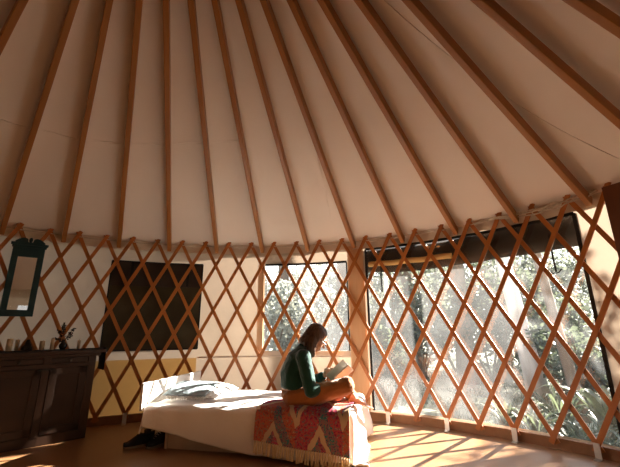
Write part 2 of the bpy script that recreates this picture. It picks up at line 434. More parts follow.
# sewn seams of the roof canvas
def seam_line(tr, n=24, wid=0.012):
    pts = []
    for (t0, r0), (t1, r1) in zip(tr, tr[1:]):
        for i in range(n): a = i/n; pts.append((t0+(t1-t0)*a, r0+(r1-r0)*a))
    pts.append(tr[-1])
    q = [roof_pt(t, r, -0.002 + 0.028*math.sin(PI*(((t-th(-23))/DT) % 1.0))**2*min(1, r/R)**2 + 0.010*min(1, r/R)*fn(t*22, r*2.2, 3.0)) for t, r in pts]
    nrm = lambda i: (rad(pts[i][0])*(APEX-2.005)/R + Vector((0, 0, 1))).normalized()
    def side(i):
        d = (q[min(i+1, len(q)-1)] - q[max(i-1, 0)]).normalized(); return d.cross(nrm(i)).normalized()
    obj('seam', strip(BM(), q, wid, side, nrm, 0.007), M_ROOF, ceil)
seam_line([(D(-62), 2.45), (D(-36), 2.38), (D(-14), 2.22), (D(2), 2.15)], 20)
seam_line([(D(66), 3.55), (D(58), 2.2), (D(52), 1.3)], 20)
seam_line([(D(17), 3.3), (D(19), 2.4), (D(23), 1.6)], 20)

# valance of gathered cloth between roof and lattice
bm = BM()
NV = 420; vt0, vt1 = D(-75), D(78)
def val(a, b):
    t = vt0 + (vt1-vt0)*a
    zt = 2.085 - 0.13*b - 0.012*fn(t*10, 5.0)*b
    rr = R + 0.046 - 0.012*b + 0.010*math.sin(t*95 + 3*fn(t*11, 1.0)) * (0.3+0.7*b) + 0.010*fn(t*30, b*3)
    return P(t, min(rr, RW-0.006), zt)
grid(bm, NV, 5, val)
tag(obj('trim_1', bm, M_VAL), kind='structure')

# windows
def pane(t0, t1, z0, z1, r, name, m, par, n=20):
    bm = BM(); grid(bm, n, 4, lambda a, b: P(t0+(t1-t0)*a, r, z0+(z1-z0)*b))
    return obj(name, bm, m, par)
def vbar(t, r, z0, z1, wid, thick):
    return strip(BM(), [P(t, r, z0), P(t, r, z1)], wid, lambda i: tan_(t), lambda i: rad(t), thick)
def window(n, m, fm, fw, bars=()):
    t0, t1, z0, z1 = WIN[n]
    e = tag(empty('window_%d' % n, P((t0+t1)/2, RW, z0)), kind='structure')
    def add(name, bm, mm):
        o = obj(name, bm, mm); o.parent = e; o.matrix_parent_inverse = Matrix.Translation(e.location).inverted(); return o
    o = pane(t0, t1, z0, z1, RW+0.004, 'pane', m, None); o.parent = e; o.matrix_parent_inverse = Matrix.Translation(e.location).inverted()
    if fm:
        bm = BM()
        for t in (t0, t1): merge(bm, vbar(t, RW-0.004, z0, z1, fw, 0.012))
        merge(bm, ring_strip(BM(), t0, t1, z1, fw, RW-0.004, 0.012, 20))
        if n != 3: merge(bm, ring_strip(BM(), t0, t1, z0, fw, RW-0.004, 0.012, 20))
        add('frame', bm, fm)
    return e, add
e1, add1 = window(1, M_DARKWIN, M_BLACK, 0.014)
for tq in (D(-24.4), D(-14.0)): add1('strap', vbar(tq, RW-0.006, 1.52, 1.81, 0.030, 0.006), M_BLACK)
add1('valance', ring_strip(BM(), D(-27.8), D(-11.3), 1.66, 0.30, RW-0.001, 0.004, 20), M_DARKFLAP)
e2, add2 = window(2, M_VIN2, None, 0.0)
t0, t1, z0, z1 = WIN[2]
bm = BM(); merge(bm, ring_strip(BM(), t0, t1, z1+0.008, 0.026, RW-0.004, 0.014, 20)); merge(bm, vbar(t1, RW-0.006, z0, z1, 0.014, 0.014)); add2('frame', bm, M_BLACK)
add2('jamb', vbar(D(20.65), RW-0.012, 0.09, 2.0, 0.20, 0.02), M_TAN)
add2('jamb', vbar(D(0.9), RW-0.012, 0.69, 1.81, 0.075, 0.02), M_TAN)
add2('sill', ring_strip(BM(), D(0.3), D(19.0), 0.705, 0.05, RW-0.014, 0.024, 20), M_VAL)
window(3, M_VIN, M_BLACK, 0.028)
ebk = tag(empty('window_4', P(D(129.5), RW, 0.75)), kind='structure')
o = pane(BACKWIN[0], BACKWIN[1], BACKWIN[2], BACKWIN[3], RW+0.004, 'pane', M_VIN3, None); o.parent = ebk; o.matrix_parent_inverse = Matrix.Translation(ebk.location).inverted()

# light portals over the openings, so that skylight through them is sampled well
def portal(t, z0, z1, wid):
    a = bpy.data.lights.new('window_portal', 'AREA'); a.shape = 'RECTANGLE'; a.size = wid; a.size_y = z1-z0
    a.cycles.is_portal = True
    o = bpy.data.objects.new('window_portal', a); COL.objects.link(o)
    o.location = P(t, RW+0.12, (z0+z1)/2)
    o.rotation_euler = rad(t).to_track_quat('Z', 'Y').to_euler()
portal(D(10.2), 0.7, 1.85, 1.15)
portal(D(31.4), 0.05, 2.0, 1.15)
portal(D(48.6), 0.05, 2.0, 1.15)
portal(D(130), 0.9, 1.7, 0.8)

# ------------------------------------------------------------------ wooden lattice
lat = empty('wooden_lattice', P(0, R, 0))
tag(lat, 'orange-brown diagonal wooden lattice lining the round canvas wall', 'lattice', kind='thing')
LI = Matrix.Translation(lat.location).inverted()
def lchild(o, par=lat, inv=True):
    o.parent = par
    if inv: o.matrix_parent_inverse = LI
    return o
SW, STH = 0.039, 0.013
def slat(foot, d):
    rr = R - 0.012 if d > 0 else R + 0.006
    n = 24; rows = [-0.15 + (7.28)*i/n for i in range(n+1)]
    def pt(x):
        j0 = foot + d*x
        return P(th(j0), rr, Z0 + DZ*x)
    pts = [pt(x) for x in rows]
    tg = [(pt(x+0.05)-pt(x-0.05)).normalized() for x in rows]
    rn = [rad(th(foot + d*x)) for x in rows]
    o = lchild(obj('slat', strip(BM(), pts, SW, lambda i: tg[i].cross(rn[i]).normalized(), lambda i: rn[i], STH), M_SLAT))
    if d > 0:
        for k in range(8):
            if not -45 < foot+k < 5: continue
            t = th(foot+k); c = P(t, rr - STH/2, Z0 + DZ*k)
            Mr = (-rad(t)).to_track_quat('Z', 'Y').to_matrix()
            bm = BM(); ball(bm, c, (0.0095, 0.0095, 0.006), 1, Mr)
            r = obj('rivet', bm, M_RIVET); r.parent = o; r.matrix_parent_inverse = LI
for f in range(-55, 10, 2): slat(f, 1)
for f in range(-49, 18, 2): slat(f, -1)
# galvanised feet under every other crossing
for f in range(-49, 8, 4):
    t = th(f)
    bm = strip(BM(), [P(t, R-0.026, 0.004), P(t, R-0.026, 0.115)], 0.042, lambda i: tan_(t), lambda i: rad(t), 0.006)
    merge(bm, strip(BM(), [P(t, R-0.026, 0.004), P(t, R-0.075, 0.004)], 0.042, lambda i: tan_(t), lambda i: Vector((0, 0, 1)), 0.006))
    lchild(obj('floor_bracket', bm, M_STEEL))

# cable and rope along the top of the lattice
bm = BM(); n = 300
tube(bm, [P(D(-72)+D(148)*i/n, R-0.002+0.006*fn(i*0.15, 2), ZTOP - 0.022 - 0.010*abs(math.sin(i*0.33)) ) for i in range(n+1)], 0.006, 6)
tag(obj('tension_cable', bm, M_ROPE), 'thin pale cable strung along the top of the wooden lattice', 'cable')
rope = empty('rope', P(th(-0.3), R-0.03, ZTOP))
tag(rope, 'twisted pale rope tied around the lattice top near the dark timber post', 'rope')
RI = Matrix.Translation(rope.location).inverted()
for k in range(3):
    bm = BM(); pts = []
    for i in range(61):
        a = i/60; j = -4.6 + 6.2*a
        bulge = max(0, (a-0.45)/0.55)
        pts.append(P(th(j), R-0.035+0.018*math.cos(a*26*bulge+k*2.1), ZTOP - 0.02 + 0.012*k*bulge + 0.02*bulge*math.sin(a*26+k*2.1) - 0.05*math.sin(PI*a)*(1-0.4*k)))
    tube(bm, pts, 0.0065, 6)
    o = obj('strand', bm, M_ROPE, rope); o.matrix_parent_inverse = RI

# timber post at the right edge
t = D(63.2)
o = obj('timber_post', strip(BM(), [P(t, R-0.085, 0.0), P(t, R-0.085, 2.045)], 0.150, lambda i: tan_(t), lambda i: rad(t), 0.06), M_POST)
tag(o, 'dark reddish timber post standing at the right edge of the wide window', 'post')

# ------------------------------------------------------------------ rafters
RLAB = {-47: 'brown roof rafter in the upper left corner, only its middle in view',
        -43: 'brown roof rafter coming down left of the teal mirror',
        -39: 'brown roof rafter ending just right of the teal mirror',
        -35: 'brown roof rafter ending above the left side of the dark window',
        -31: 'nearly upright brown roof rafter ending above the middle of the dark window',
        -27: 'brown roof rafter ending above the right edge of the dark window',
        -23: 'brown roof rafter ending above the left jamb of the bright middle window',
        -19: 'brown roof rafter ending above the reading woman',
        -15: 'brown roof rafter ending above the tan board between the two bright windows',
        -11: 'brown roof rafter ending above the left end of the wide window, over the pole',
        -7: 'brown roof rafter ending above the wide window, just right of the pole tip',
        -3: 'brown roof rafter ending above the middle of the dark rolled flap',
        1: 'brown roof rafter ending at the twisted rope beside the timber post',
        5: 'brown roof rafter crossing the upper right, right of the one over the rope',
        9: 'short stretch of brown roof rafter in the upper right corner'}
RADJ = {-47: -0.8, 9: -0.7}
for j in RAFT:
    jj = j + RADJ.get(j, 0.0)
    t = th(jj)
    a = P(t, R+0.015, 2.005-0.01); b = P(t, RINGR, 2.005 + (APEX-2.005)*(1-RINGR/R))
    L = (b-a).length; d = (b-a).normalized()
    e = obj('rafter', BM(), M_RAFT)
    me = e.data; bm = BM()
    n = 10; side = tan_(t)
    up = side.cross(d).normalized()
    if up.z < 0: up = -up
    # local frame along x so that the grain follows the rafter
    box(bm, (0, -0.022, -0.044), (L, 0.022, 0.042), None, 0.006)
    bm.to_mesh(me); bm.free()
    e.matrix_world = Matrix.Translation(a) @ Matrix((d, up.cross(d).normalized(), up)).transposed().to_4x4()
    tag(e, RLAB[j], 'rafter', 'rafters under the roof canvas')
# crown ring above the frame of the picture
bm = BM(); nn = 48
zr = 2.005 + (APEX-2.005)*(1-RINGR/R)
for k in range(nn):
    a0, a1 = 2*PI*k/nn, 2*PI*(k+1)/nn
    vs_ = []
    for a in (a0, a1):
        vs_.append([bm.verts.new(P(a, r, z)) for r, z in ((RINGR+0.01, zr-0.07), (RINGR+0.01, zr+0.07), (RINGR-0.05, zr+0.07), (RINGR-0.05, zr-0.07))])
    for q in range(4): bm.faces.new([vs_[0][q], vs_[0][(q+1) % 4], vs_[1][(q+1) % 4], vs_[1][q]])
tag(obj('crown_ring', bm, M_RAFT), 'round wooden crown ring where the roof rafters meet', 'roof ring')

# ------------------------------------------------------------------ rolled flap, pole and straps at the wide window
bm = BM(); n = 60
def flap_ring(t, k, seg=14):
    a = 2*PI*k/seg
    wob = 1 + 0.12*fn(t*14, math.cos(a)*1.5, math.sin(a)*1.5)
    zc = 1.820 - 0.012*math.sin((t-D(23))*9)
    return P(t, RW + 0.11 + 0.08*math.cos(a)*wob, zc + 0.160*math.sin(a)*wob)
grid(bm, n, 14, lambda a, b: flap_ring(D(22.4)+D(35.2)*a, b*14))
fl = obj('rolled_flap', bm, M_DARKFLAP)
tag(fl, 'dark rolled-up canvas flap hanging outside along the top of the wide window', 'window flap')
bm = BM(); ts = [D(23.4)+D(15.5)*i/16 for i in range(17)]
tube(bm, [P(t, RW-0.026, 1.745+0.004*math.sin(i)) for i, t in enumerate(ts)], [0.032]*17, 10)
tag(obj('wooden_pole', bm, M_BATTEN), 'yellowish wooden pole lying across the wide window just in front of the dark rolled flap', 'pole')
def hanging_strap(jt, z0, z1, label, hook):
    e = tag(empty('strap', P(jt, RW-0.02, z0)), label, 'strap')
    EI = Matrix.Translation(e.location).inverted()
    n = 10
    pts = [P(jt + 0.0006*math.sin(i*0.8), RW-0.022, z0+(z1-z0)*i/n) for i in range(n+1)]
    o = obj('webbing', strip(BM(), pts, 0.016, lambda i: tan_(jt), lambda i: rad(jt), 0.004), M_BLACK, e); o.matrix_parent_inverse = EI
    bm = BM()
    if hook:
        tube(bm, [P(jt-0.014, RW-0.03, z1+0.012), P(jt-0.006, RW-0.03, z1-0.012), P(jt+0.006, RW-0.03, z1-0.008), P(jt+0.014, RW-0.03, z1+0.022)], 0.006, 6)
    else:
        ball(bm, P(jt, RW-0.024, z1-0.006), (0.012, 0.008, 0.014))
    o = obj('buckle', bm, M_BLACK, e); o.matrix_parent_inverse = EI
hanging_strap(D(53.75), 1.80, 1.45, 'black strap with hook hanging at the right end of the wide window', True)
hanging_strap(D(25.7), 1.76, 1.42, 'thin black strap hanging at the left end of the wide window', False)

# ------------------------------------------------------------------ mirror on the left wall
tm = D(-40.85)
mo = empty('wall_mirror', P(tm, 3.50, 1.135))
nv = -rad(tm)                       # faces the room
mo.rotation_euler = (0, 0, math.atan2(tan_(tm).y, tan_(tm).x))
tag(mo, 'tall mirror in a dark teal carved frame hung on the lattice', 'mirror')
# local x = to the right seen from the room, local y = outward, z = up
W2, HH = 0.136, 0.74
bm = BM()
box(bm, (-W2, -0.018, 0.0), (-W2+0.055, 0.018, HH), None, 0.004); box(bm, (W2-0.055, -0.018, 0.0), (W2, 0.018, HH), None, 0.004)
box(bm, (-W2, -0.02, 0.0), (W2, 0.018, 0.065), None, 0.004); box(bm, (-W2, -0.02, 0.61), (W2, 0.018, HH), None, 0.004)
obj('frame', bm, M_TEAL, mo)
bm = BM()
box(bm, (-W2-0.022, -0.035, HH-0.005), (W2+0.022, 0.02, HH+0.018), None, 0.004); box(bm, (-W2-0.010, -0.028, HH-0.03), (W2+0.010, 0.02, HH-0.005), None, 0.004)
obj('cornice', bm, M_TEAL, mo)
bm = BM()   # swan-neck crest in outline
N = 40; fr, bk = [], []
def crest(x):
    a = abs(x)/W2
    return HH + 0.018 + 0.075*max(0.0, math.sin(min(1, a*1.05)*PI*0.78+0.25))*(1-0.55*a) - (0.05 if a < 0.16 else 0)
xs = [-W2*0.94 + 2*W2*0.94*i/N for i in range(N+1)]
for y in (-0.014, 0.014):
    row = [[bm.verts.new((x, y, HH+0.012)) for x in xs], [bm.verts.new((x, y, max(HH+0.03, crest(x)))) for x in xs]]
    (fr if y < 0 else bk).extend(row)
for i in range(N):
    bm.faces.new([fr[0][i], fr[0][i+1], fr[1][i+1], fr[1][i]]); bm.faces.new([bk[0][i+1], bk[0][i], bk[1][i], bk[1][i+1]])
    bm.faces.new([fr[1][i], fr[1][i+1], bk[1][i+1], bk[1][i]])
for i in (0, N): bm.faces.new([fr[0][i], fr[1][i], bk[1][i], bk[0][i]])
ball(bm, (0, -0.004, HH+0.055), (0.018, 0.014, 0.028))
obj('crest', bm, M_TEAL, mo)
bm = BM(); box(bm, (-W2+0.05, -0.006, 0.06), (W2-0.05, 0.004, 0.615)); obj('glass', bm, M_MIRROR, mo)

# ------------------------------------------------------------------ dresser
DB = Vector((-2.175, 3.763, 0)); du = Vector((0.73, 0.683, 0)).normalized(); DL = 0.86; DD = 0.34
dr = empty('dresser', DB - du*DL/2, math.atan2(du.y, du.x))
tag(dr, 'dark oak dresser with two drawers over two doors against the left wall', 'dresser')
# local: x along front (right positive), y outward to wall, z up
h = DL/2; TZ = 0.805
bm = BM()
box(bm, (-h, 0.006, 0.06), (h, DD, TZ-0.03), None, 0.004)
box(bm, (-h, -0.006, 0.0), (h, DD, 0.085), None, 0.008)
for x0, x1 in ((-h, -h+0.07), (h-0.07, h), (-0.005, 0.055)): box(bm, (x0, -0.010, 0.07), (x1, 0.02, TZ-0.03), None, 0.004)
for z0_, z1_ in ((0.655, 0.69),): box(bm, (-h, -0.012, z0_), (h, 0.02, z1_), None, 0.004)
obj('body', bm, M_DRESS, dr)
bm = BM()
box(bm, (-h-0.05, -0.04, TZ-0.03), (h+0.075, DD, TZ), None, 0.008)
box(bm, (-h-0.025, -0.022, TZ-0.06), (h+0.035, DD, TZ-0.028), None, 0.010)
obj('top', bm, M_DRESS, dr)
for i, (x0, x1) in enumerate(((-h+0.072, -0.008), (0.058, h-0.072))):
    bm = BM(); box(bm, (x0, -0.008, 0.695), (x1, 0.02, TZ-0.065), None, 0.005)
    d_ = obj('drawer', bm, M_DRESS2, dr)
    bm = BM(); lathe(bm, [(0.006, 0), (0.007, 0.012), (0.014, 0.018), (0.012, 0.026), (0.002, 0.028)], seg=12)
    for v in bm.verts: v.co = Vector((v.co.x + (x0+x1)/2, -0.008 - v.co.z, v.co.y + 0.715))
    obj('knob', bm, M_IRON, d_)
    bm = BM(); box(bm, (x0, -0.004, 0.09), (x1, 0.02, 0.65), None, 0.004)
    bev = 0.06
    box(bm, (x0, -0.014, 0.09), (x0+bev, 0.0, 0.65), None, 0.004); box(bm, (x1-bev, -0.014, 0.09), (x1, 0.0, 0.65), None, 0.004)
    box(bm, (x0, -0.014, 0.09), (x1, 0.0, 0.09+bev), None, 0.004); box(bm, (x0, -0.014, 0.59), (x1, 0.0, 0.65), None, 0.004)
    dd_ = obj('door', bm, M_DRESS2, dr)
bm = BM(); box(bm, (-0.035, -0.022, 0.630), (0.065, -0.012, 0.644), None, 0.003)
for x in (-0.025, 0.015, 0.055): ball(bm, (x, -0.023, 0.637), (0.008, 0.004, 0.008))
tag(obj('latch', bm, M_IRON, dr), 'dull metal latch plate')
# runner cloth over the right end
rn = empty('table_runner', dr.location + du*0.0, math.atan2(du.y, du.x)); 
tag(rn, 'black cloth runner laid on the dresser top and hanging over its right end', 'runner')
bm = BM()
def runner(a, b):
    s = a*(2*h+0.03+0.26); y = 0.02 + 0.24*b
    x = -h+0.0+s
    xe = h+0.082
    if x <= xe-0.01: return Vector((x, y, TZ+0.003))
    e_ = x-xe
    return Vector((xe + 0.004 + 0.006*fn(e_*20, y*14), y, TZ+0.003-e_))
V_ = grid(bm, 80, 8, runner); o = obj('cloth', bm, M_BLACK, rn); sm = o.modifiers.new('thickness', 'SOLIDIFY'); sm.thickness = 0.004; sm.offset = 1
# things on the dresser
def on_dresser(px, y, x_is=None):
    return dr.location + du*px + Vector((-du.y, du.x, 0))*y + Vector((0, 0, TZ+0.008))
def candle(x, y, r, hgt, label, i):
    e = tag(empty('candle', on_dresser(x, y)), label, 'candle', 'candles on the dresser')
    bm = BM(); lathe(bm, [(r, 0), (r, hgt-0.004), (r-0.004, hgt), (r*0.3, hgt-0.006)], seg=18); obj('wax', bm, M_WAX, e, True)
    bm = BM(); tube(bm, [(0, 0, hgt-0.008), (0.001, 0, hgt+0.008)], 0.0015, 5); obj('wick', bm, M_BLACK, e)
DRESS_ITEMS = True

# ------------------------------------------------------------------ bed
BX = Vector((0.975, -0.222, 0)).normalized(); BY = Vector((-BX.y, BX.x, 0)); BO = Vector((0.33, 2.98, 0)); BA = math.atan2(BX.y, BX.x)
BL, BW, BT = 1.875, 0.95, 0.340
bed = tag(empty('bed', BO, BA), 'low single bed with a white headboard in the middle of the room', 'bed')
bm = BM(); box(bm, (-BL-0.02, -0.01, 0.30), (-BL+0.006, BW+0.03, 0.530), None, 0.006); obj('headboard', bm, M_WHITE, bed)
bm = BM()
box(bm, (-1.66, 0.06, 0.0), (-1.635, BW-0.06, 0.2), None, 0.003); obj('end_panel', bm, M_BEDSIDE, bed)
bm = BM(); box(bm, (-1.64, 0.075, 0.0), (-0.12, 0.10, 0.2), None, 0.003); obj('side_panel', bm, M_BEDSIDE, bed)
bm = BM(); box(bm, (-1.64, BW-0.10, 0.0), (-0.12, BW-0.075, 0.2), None, 0.003); obj('side_panel', bm, M_BEDSIDE, bed)
bm = BM(); box(bm, (-0.145, 0.10, 0.0), (-0.12, BW-0.10, 0.2), None, 0.003); obj('end_panel', bm, M_BEDSIDE, bed)
bm = BM(); box(bm, (-BL+0.01, 0.03, 0.195), (-0.03, BW-0.03, 0.215), None, 0.003); obj('platform', bm, M_BEDSIDE, bed)
bm = BM(); box(bm, (-BL+0.015, 0.025, 0.216), (-0.02, BW-0.02, BT-0.02), None, 0.03)
mt = obj('mattress', bm, M_MATT, None, True); mt.location = BO; mt.rotation_euler = (0, 0, BA)
tag(mt, 'mattress lying on the bed under the white cover', 'mattress')

def drape(ex, ey, top, off=0.0):
    """returns (outward distance, height) after going over a rounded edge by distance d"""
def cover(x, y, xl, xr, yf, yb, top, lf, lr, off=0.0, rr=0.05):
    """x,y run on the flat cloth; beyond the edges it bends down"""
    ex = max(0, x-xr) if x > 0 - 10 else 0
    ex = x-xr if x > xr else (x-xl if x < xl else 0)
    ey = y-yf if y < yf else (y-yb if y > yb else 0)
    cx_, cy_ = min(max(x, xl), xr), min(max(y, yf), yb)
    d = (abs(ex)**3 + abs(ey)**3)**(1/3)
    if d < 1e-6: return Vector((cx_, cy_, top+off))
    ux, uy = ex, ey; L = math.hypot(ux, uy); ux /= L; uy /= L
    q = rr*PI/2
    if d < q:
        a = d/rr; out = rr*math.sin(a); z = top - rr*(1-math.cos(a)); out += off*math.sin(a); z += off*math.cos(a)
    else:
        out = rr + off + 0.10*(d-q); z = top - rr - (d-q)
    return Vector((cx_+ux*out, cy_+uy*out, z))
DTOP = BT + 0.012
def duvet(a, b):
    hl, hr = 0.20, 0.44
    x = (-BL+0.03 - hl) + (BL-0.03-0.05 + hl + hr)*a
    xr = -0.05
    k = min(1, max(0, (x+BL)/BL))
    hf = 0.190 + 0.155*min(1, k*1.8)**1.0 + 0.02*k
    y0 = 0.05 - hf; y1 = BW + 0.10
    y = y0 + (y1-y0)*b
    # the foot end is longer at the front corner than at the back
    if x > xr: x = xr + (x-xr)*(1.0 - 0.30*min(1, max(0, b-0.3)/0.7))
    p = cover(x, y, -BL+0.05, xr, 0.05, BW-0.04, DTOP, hf, hr)
    w1 = 0.016*fn(x*3.1, y*3.3, 2.0) + 0.006*fn(x*9, y*8, 5.0)
    if y < 0.02:      # vertical folds in the front fall
        dep = min(1, (0.05-y)/0.2)
        p.y += -0.018*dep*(math.sin(x*9+2*fn(x*2, 1)) * 0.6 + fn(x*6, 3.0, y*1.5))*1.0 - 0.01*dep
    elif x > xr:
        dep = min(1, (x-xr)/0.25)
        p.x += 0.035*dep*(math.sin(y*15+2.0) * 0.7 + fn(y*6, 7.0)) + 0.05*dep*max(0, b-0.4)
        p.y += 0.02*dep*fn(y*8, x*4)
    else:
        # creases fanning from where the woman sits
        p.z += w1*0.8 + 0.007*math.sin((x*0.5+y)*26 + 3*fn(x*2, y*2))*max(0, fn(x*1.7, y*1.7, 9)+0.35)
    if p.z < 0.012:
        over = 0.012 - p.z; p.z = 0.012 + 0.012*abs(fn(x*8, y*8)); 
        if x > xr: p.x += over*0.5
        else: p.y -= over*0.5
    return p
bm = BM(); grid(bm, 150, 90, duvet)
dv = obj('duvet', bm, M_DUVET, None, True); dv.location = BO; dv.rotation_euler = (0, 0, BA)
so = dv.modifiers.new('thickness', 'SOLIDIFY'); so.thickness = 0.012; so.offset = -1
tag(dv, 'crumpled white linen duvet spread over the bed, hanging to the floor at its foot', 'duvet')

# pillows
def pillow_mesh(w_, d_, h_, seed, puff=2.6):
    bm = BM(); n = 34
    for sgn in (1, -1):
        def f(a, b):
            u, v = a*2-1, b*2-1
            z = (max(0, 1-abs(u)**puff)*max(0, 1-abs(v)**puff))**0.55
            pin = 1 - 0.07*(abs(u)**2)*(1-abs(v)**2) - 0.0
            return Vector((u*w_/2*(1-0.06*(1-u*u)*v*v*0), v*d_/2*pin, sgn*h_/2*z*(1+0.10*fn(u*2.3+seed, v*2.3, sgn)) + 0.006*fn(u*6, v*6, seed)))
        grid(bm, n, n, f if sgn > 0 else (lambda a, b: f(1-a, b)))
    bmesh.ops.remove_doubles(bm, verts=bm.verts, dist=0.0008)
    return bm
def bedpt(x, y, z): return BO + BX*x + BY*y + Vector((0, 0, z))
pw = obj('pillow', pillow_mesh(0.48, 0.62, 0.115, 1.0), M_PILLOW, None, True)
pw.location = bedpt(-1.57, 0.56, DTOP+0.050); pw.rotation_euler = (0, D(6), BA)
tag(pw, 'plump white pillow at the head of the bed, behind the blue-grey cushion', 'pillow')
cu = empty('cushion', bedpt(-1.60, 0.34, DTOP+0.085), 0); cu.rotation_euler = (D(13), D(1), BA+D(6))
tag(cu, 'blue-grey cushion with white tasselled edge leaning on the white pillow', 'cushion')
obj('cover', pillow_mesh(0.42, 0.34, 0.080, 4.0), M_CUSH, cu, True)
bm = BM(); random.seed(3)
for s in range(2):
    for i in range(34):
        a = -1 + 2*i/33
        if s == 0: p0 = Vector((a*0.205, -0.166, 0)); d_ = Vector((0, -1, 0))
        else: p0 = Vector((0.206, a*0.16, 0)); d_ = Vector((1, 0, 0))
        d_ = (d_ + Vector((random.uniform(-.3, .3), random.uniform(-.3, .3), -0.3))).normalized()
        tube(bm, [p0, p0+d_*0.018, p0+d_*0.036+Vector((0, 0, -0.006))], [0.004, 0.006, 0.003], 5)
obj('fringe', bm, M_CFR, cu)

# ------------------------------------------------------------------ patterned throw over the front of the bed
TX0, TX1 = -0.785, -0.035
def throw(a, b, off=0.022):
    x = TX0 + (TX1-TX0)*a
    hang = 0.235 + 0.075*a
    y0 = 0.02 - hang; y1 = 0.42 - 0.06*math.sin(a*5)
    y = y0 + (y1-y0)*b
    # left upper corner is turned under, rounded
    if a < 0.18: y = min(y, 0.02 - hang + (y1-y0)*(0.62 + 0.38*math.sin(min(1, a/0.18)*PI/2)) * b / max(b, 1e-6)) if b > 0.6 else y
    p = cover(x, y, -9, 9, 0.02, 9, DTOP, 0, 0, off, 0.06)
    p.z += 0.010*fn(x*5, y*5, 4) * (1 if y > 0.02 else 0.2) + (0.012*max(0, math.sin(x*13+1.0)) if y > -0.05 else 0)
    if y < 0.02:
        dep = min(1, (0.02-y)/0.2); p.y += -0.010*dep*math.sin(x*11+0.5) - 0.022*dep
    p.z = max(p.z, 0.02)
    return p
tw = empty('throw_blanket', BO, BA)
tag(tw, 'crimson, teal and orange zigzag throw with cream fringe over the bed front', 'throw blanket')
bm = BM(); grid(bm, 70, 60, throw, 0, True)
o = obj('cloth', bm, M_THROW, tw, True); so = o.modifiers.new('thickness', 'SOLIDIFY'); so.thickness = 0.010; so.offset = 0
random.seed(11)
NTAS = 40
for i in range(NTAS):
    a = (i+0.5)/NTAS
    p = throw(a, 0.0); q = throw(a, 0.03); d_ = (p-q).normalized()
    L = 0.082 + random.uniform(-0.008, 0.01)
    pts = [p - d_*0.004]
    sx_ = random.uniform(-0.006, 0.006)
    for k in range(1, 5):
        z = p.z - L*k/4
        out = 0.0
        if z < 0.010: out = 0.010 - z; z = 0.010
        pts.append(Vector((p.x + sx_*k/2, p.y - 0.004*k - out*0.8, z)))
    bm = BM(); tube(bm, pts, [0.006, 0.0085, 0.0075, 0.0075, 0.0095], 6)
    obj('tassel', bm, M_TASSEL, tw, True)
bm = BM()
p = throw(0.0, 0.32); box(bm, (p.x-0.006, p.y-0.012, p.z-0.028), (p.x+0.028, p.y-0.005, p.z+0.02), None, 0.002)
tag(obj('care_label', bm, M_PILLOW, tw), 'small white label sewn on the left edge')

# ------------------------------------------------------------------ shoes at the head of the bed
def shoe(loc, rz, label, lace):
    e = tag(empty('shoe', loc, rz), label, 'shoe', 'pair of shoes under the bed')
    # toe along +x
    def outline(a):
        # half width at a in 0..1 heel to toe
        return 0.033 + 0.014*math.sin(min(1, a*1.15)*PI*0.75) if a < 0.8 else (0.033+0.014*math.sin(0.92*PI*0.75))*math.sqrt(max(0, 1-((a-0.8)/0.2)**2))*1.0
    n = 24
    def solid(z0, z1f, shrink):
        bm = BM(); rows = []
        for i in range(n+1):
            a = 0.004 + 0.992*i/n; x = -0.13 + 0.26*a
            wv = max(0.004, outline(a)*shrink*(1 if a > 0.06 else math.sqrt(a/0.06)))
            z1 = z1f(a)
            prof = []
            for k in range(11):
                g = PI*k/10
                prof.append(bm.verts.new((x, -wv*math.copysign(abs(math.cos(g))**0.6, math.cos(g)), z0 + (z1-z0)*math.sin(g)**0.7 if 0 < k < 10 else z0)))
            rows.append(prof)
        for i in range(n):
            for k in range(10): bm.faces.new([rows[i][k], rows[i+1][k], rows[i+1][k+1], rows[i][k+1]])
            bm.faces.new([rows[i][10], rows[i+1][10], rows[i+1][0], rows[i][0]])
        bm.faces.new(rows[0]); bm.faces.new(rows[-1][::-1]); return bm
    obj('sole', solid(0.0, lambda a: 0.026, 1.06), M_SOLE, e, True)
    obj('upper', solid(0.018, lambda a: 0.105 - 0.012*math.sin(a*6) if a < 0.45 else 0.105 - 0.058*min(1, (a-0.45)/0.4), 1.0), M_SHOE, e, True)
    bm = BM(); lathe(bm, [(0.026, 0.09), (0.031, 0.118), (0.027, 0.120), (0.020, 0.10)], (-0.065, 0, 0), 14)
    obj('collar', bm, M_SOCK, e, True)
    bm = BM()
    for k in range(4):
        x = 0.0 + 0.018*k; z = 0.104 - 0.013*k
        tube(bm, [(x, -0.024, z-0.012), (x+0.003, 0, z+0.003), (x, 0.024, z-0.012)], 0.0026, 5)
    obj('laces', bm, lace, e)
shoe(Vector((-1.535, 3.50, 0)), D(222), 'black low shoe on the left under the bed head, toe pointing left', M_SHOE)
shoe(Vector((-1.375, 3.52, 0)), D(252), 'black shoe with pale laces beside the bed panel, toe toward the camera', M_LACE)

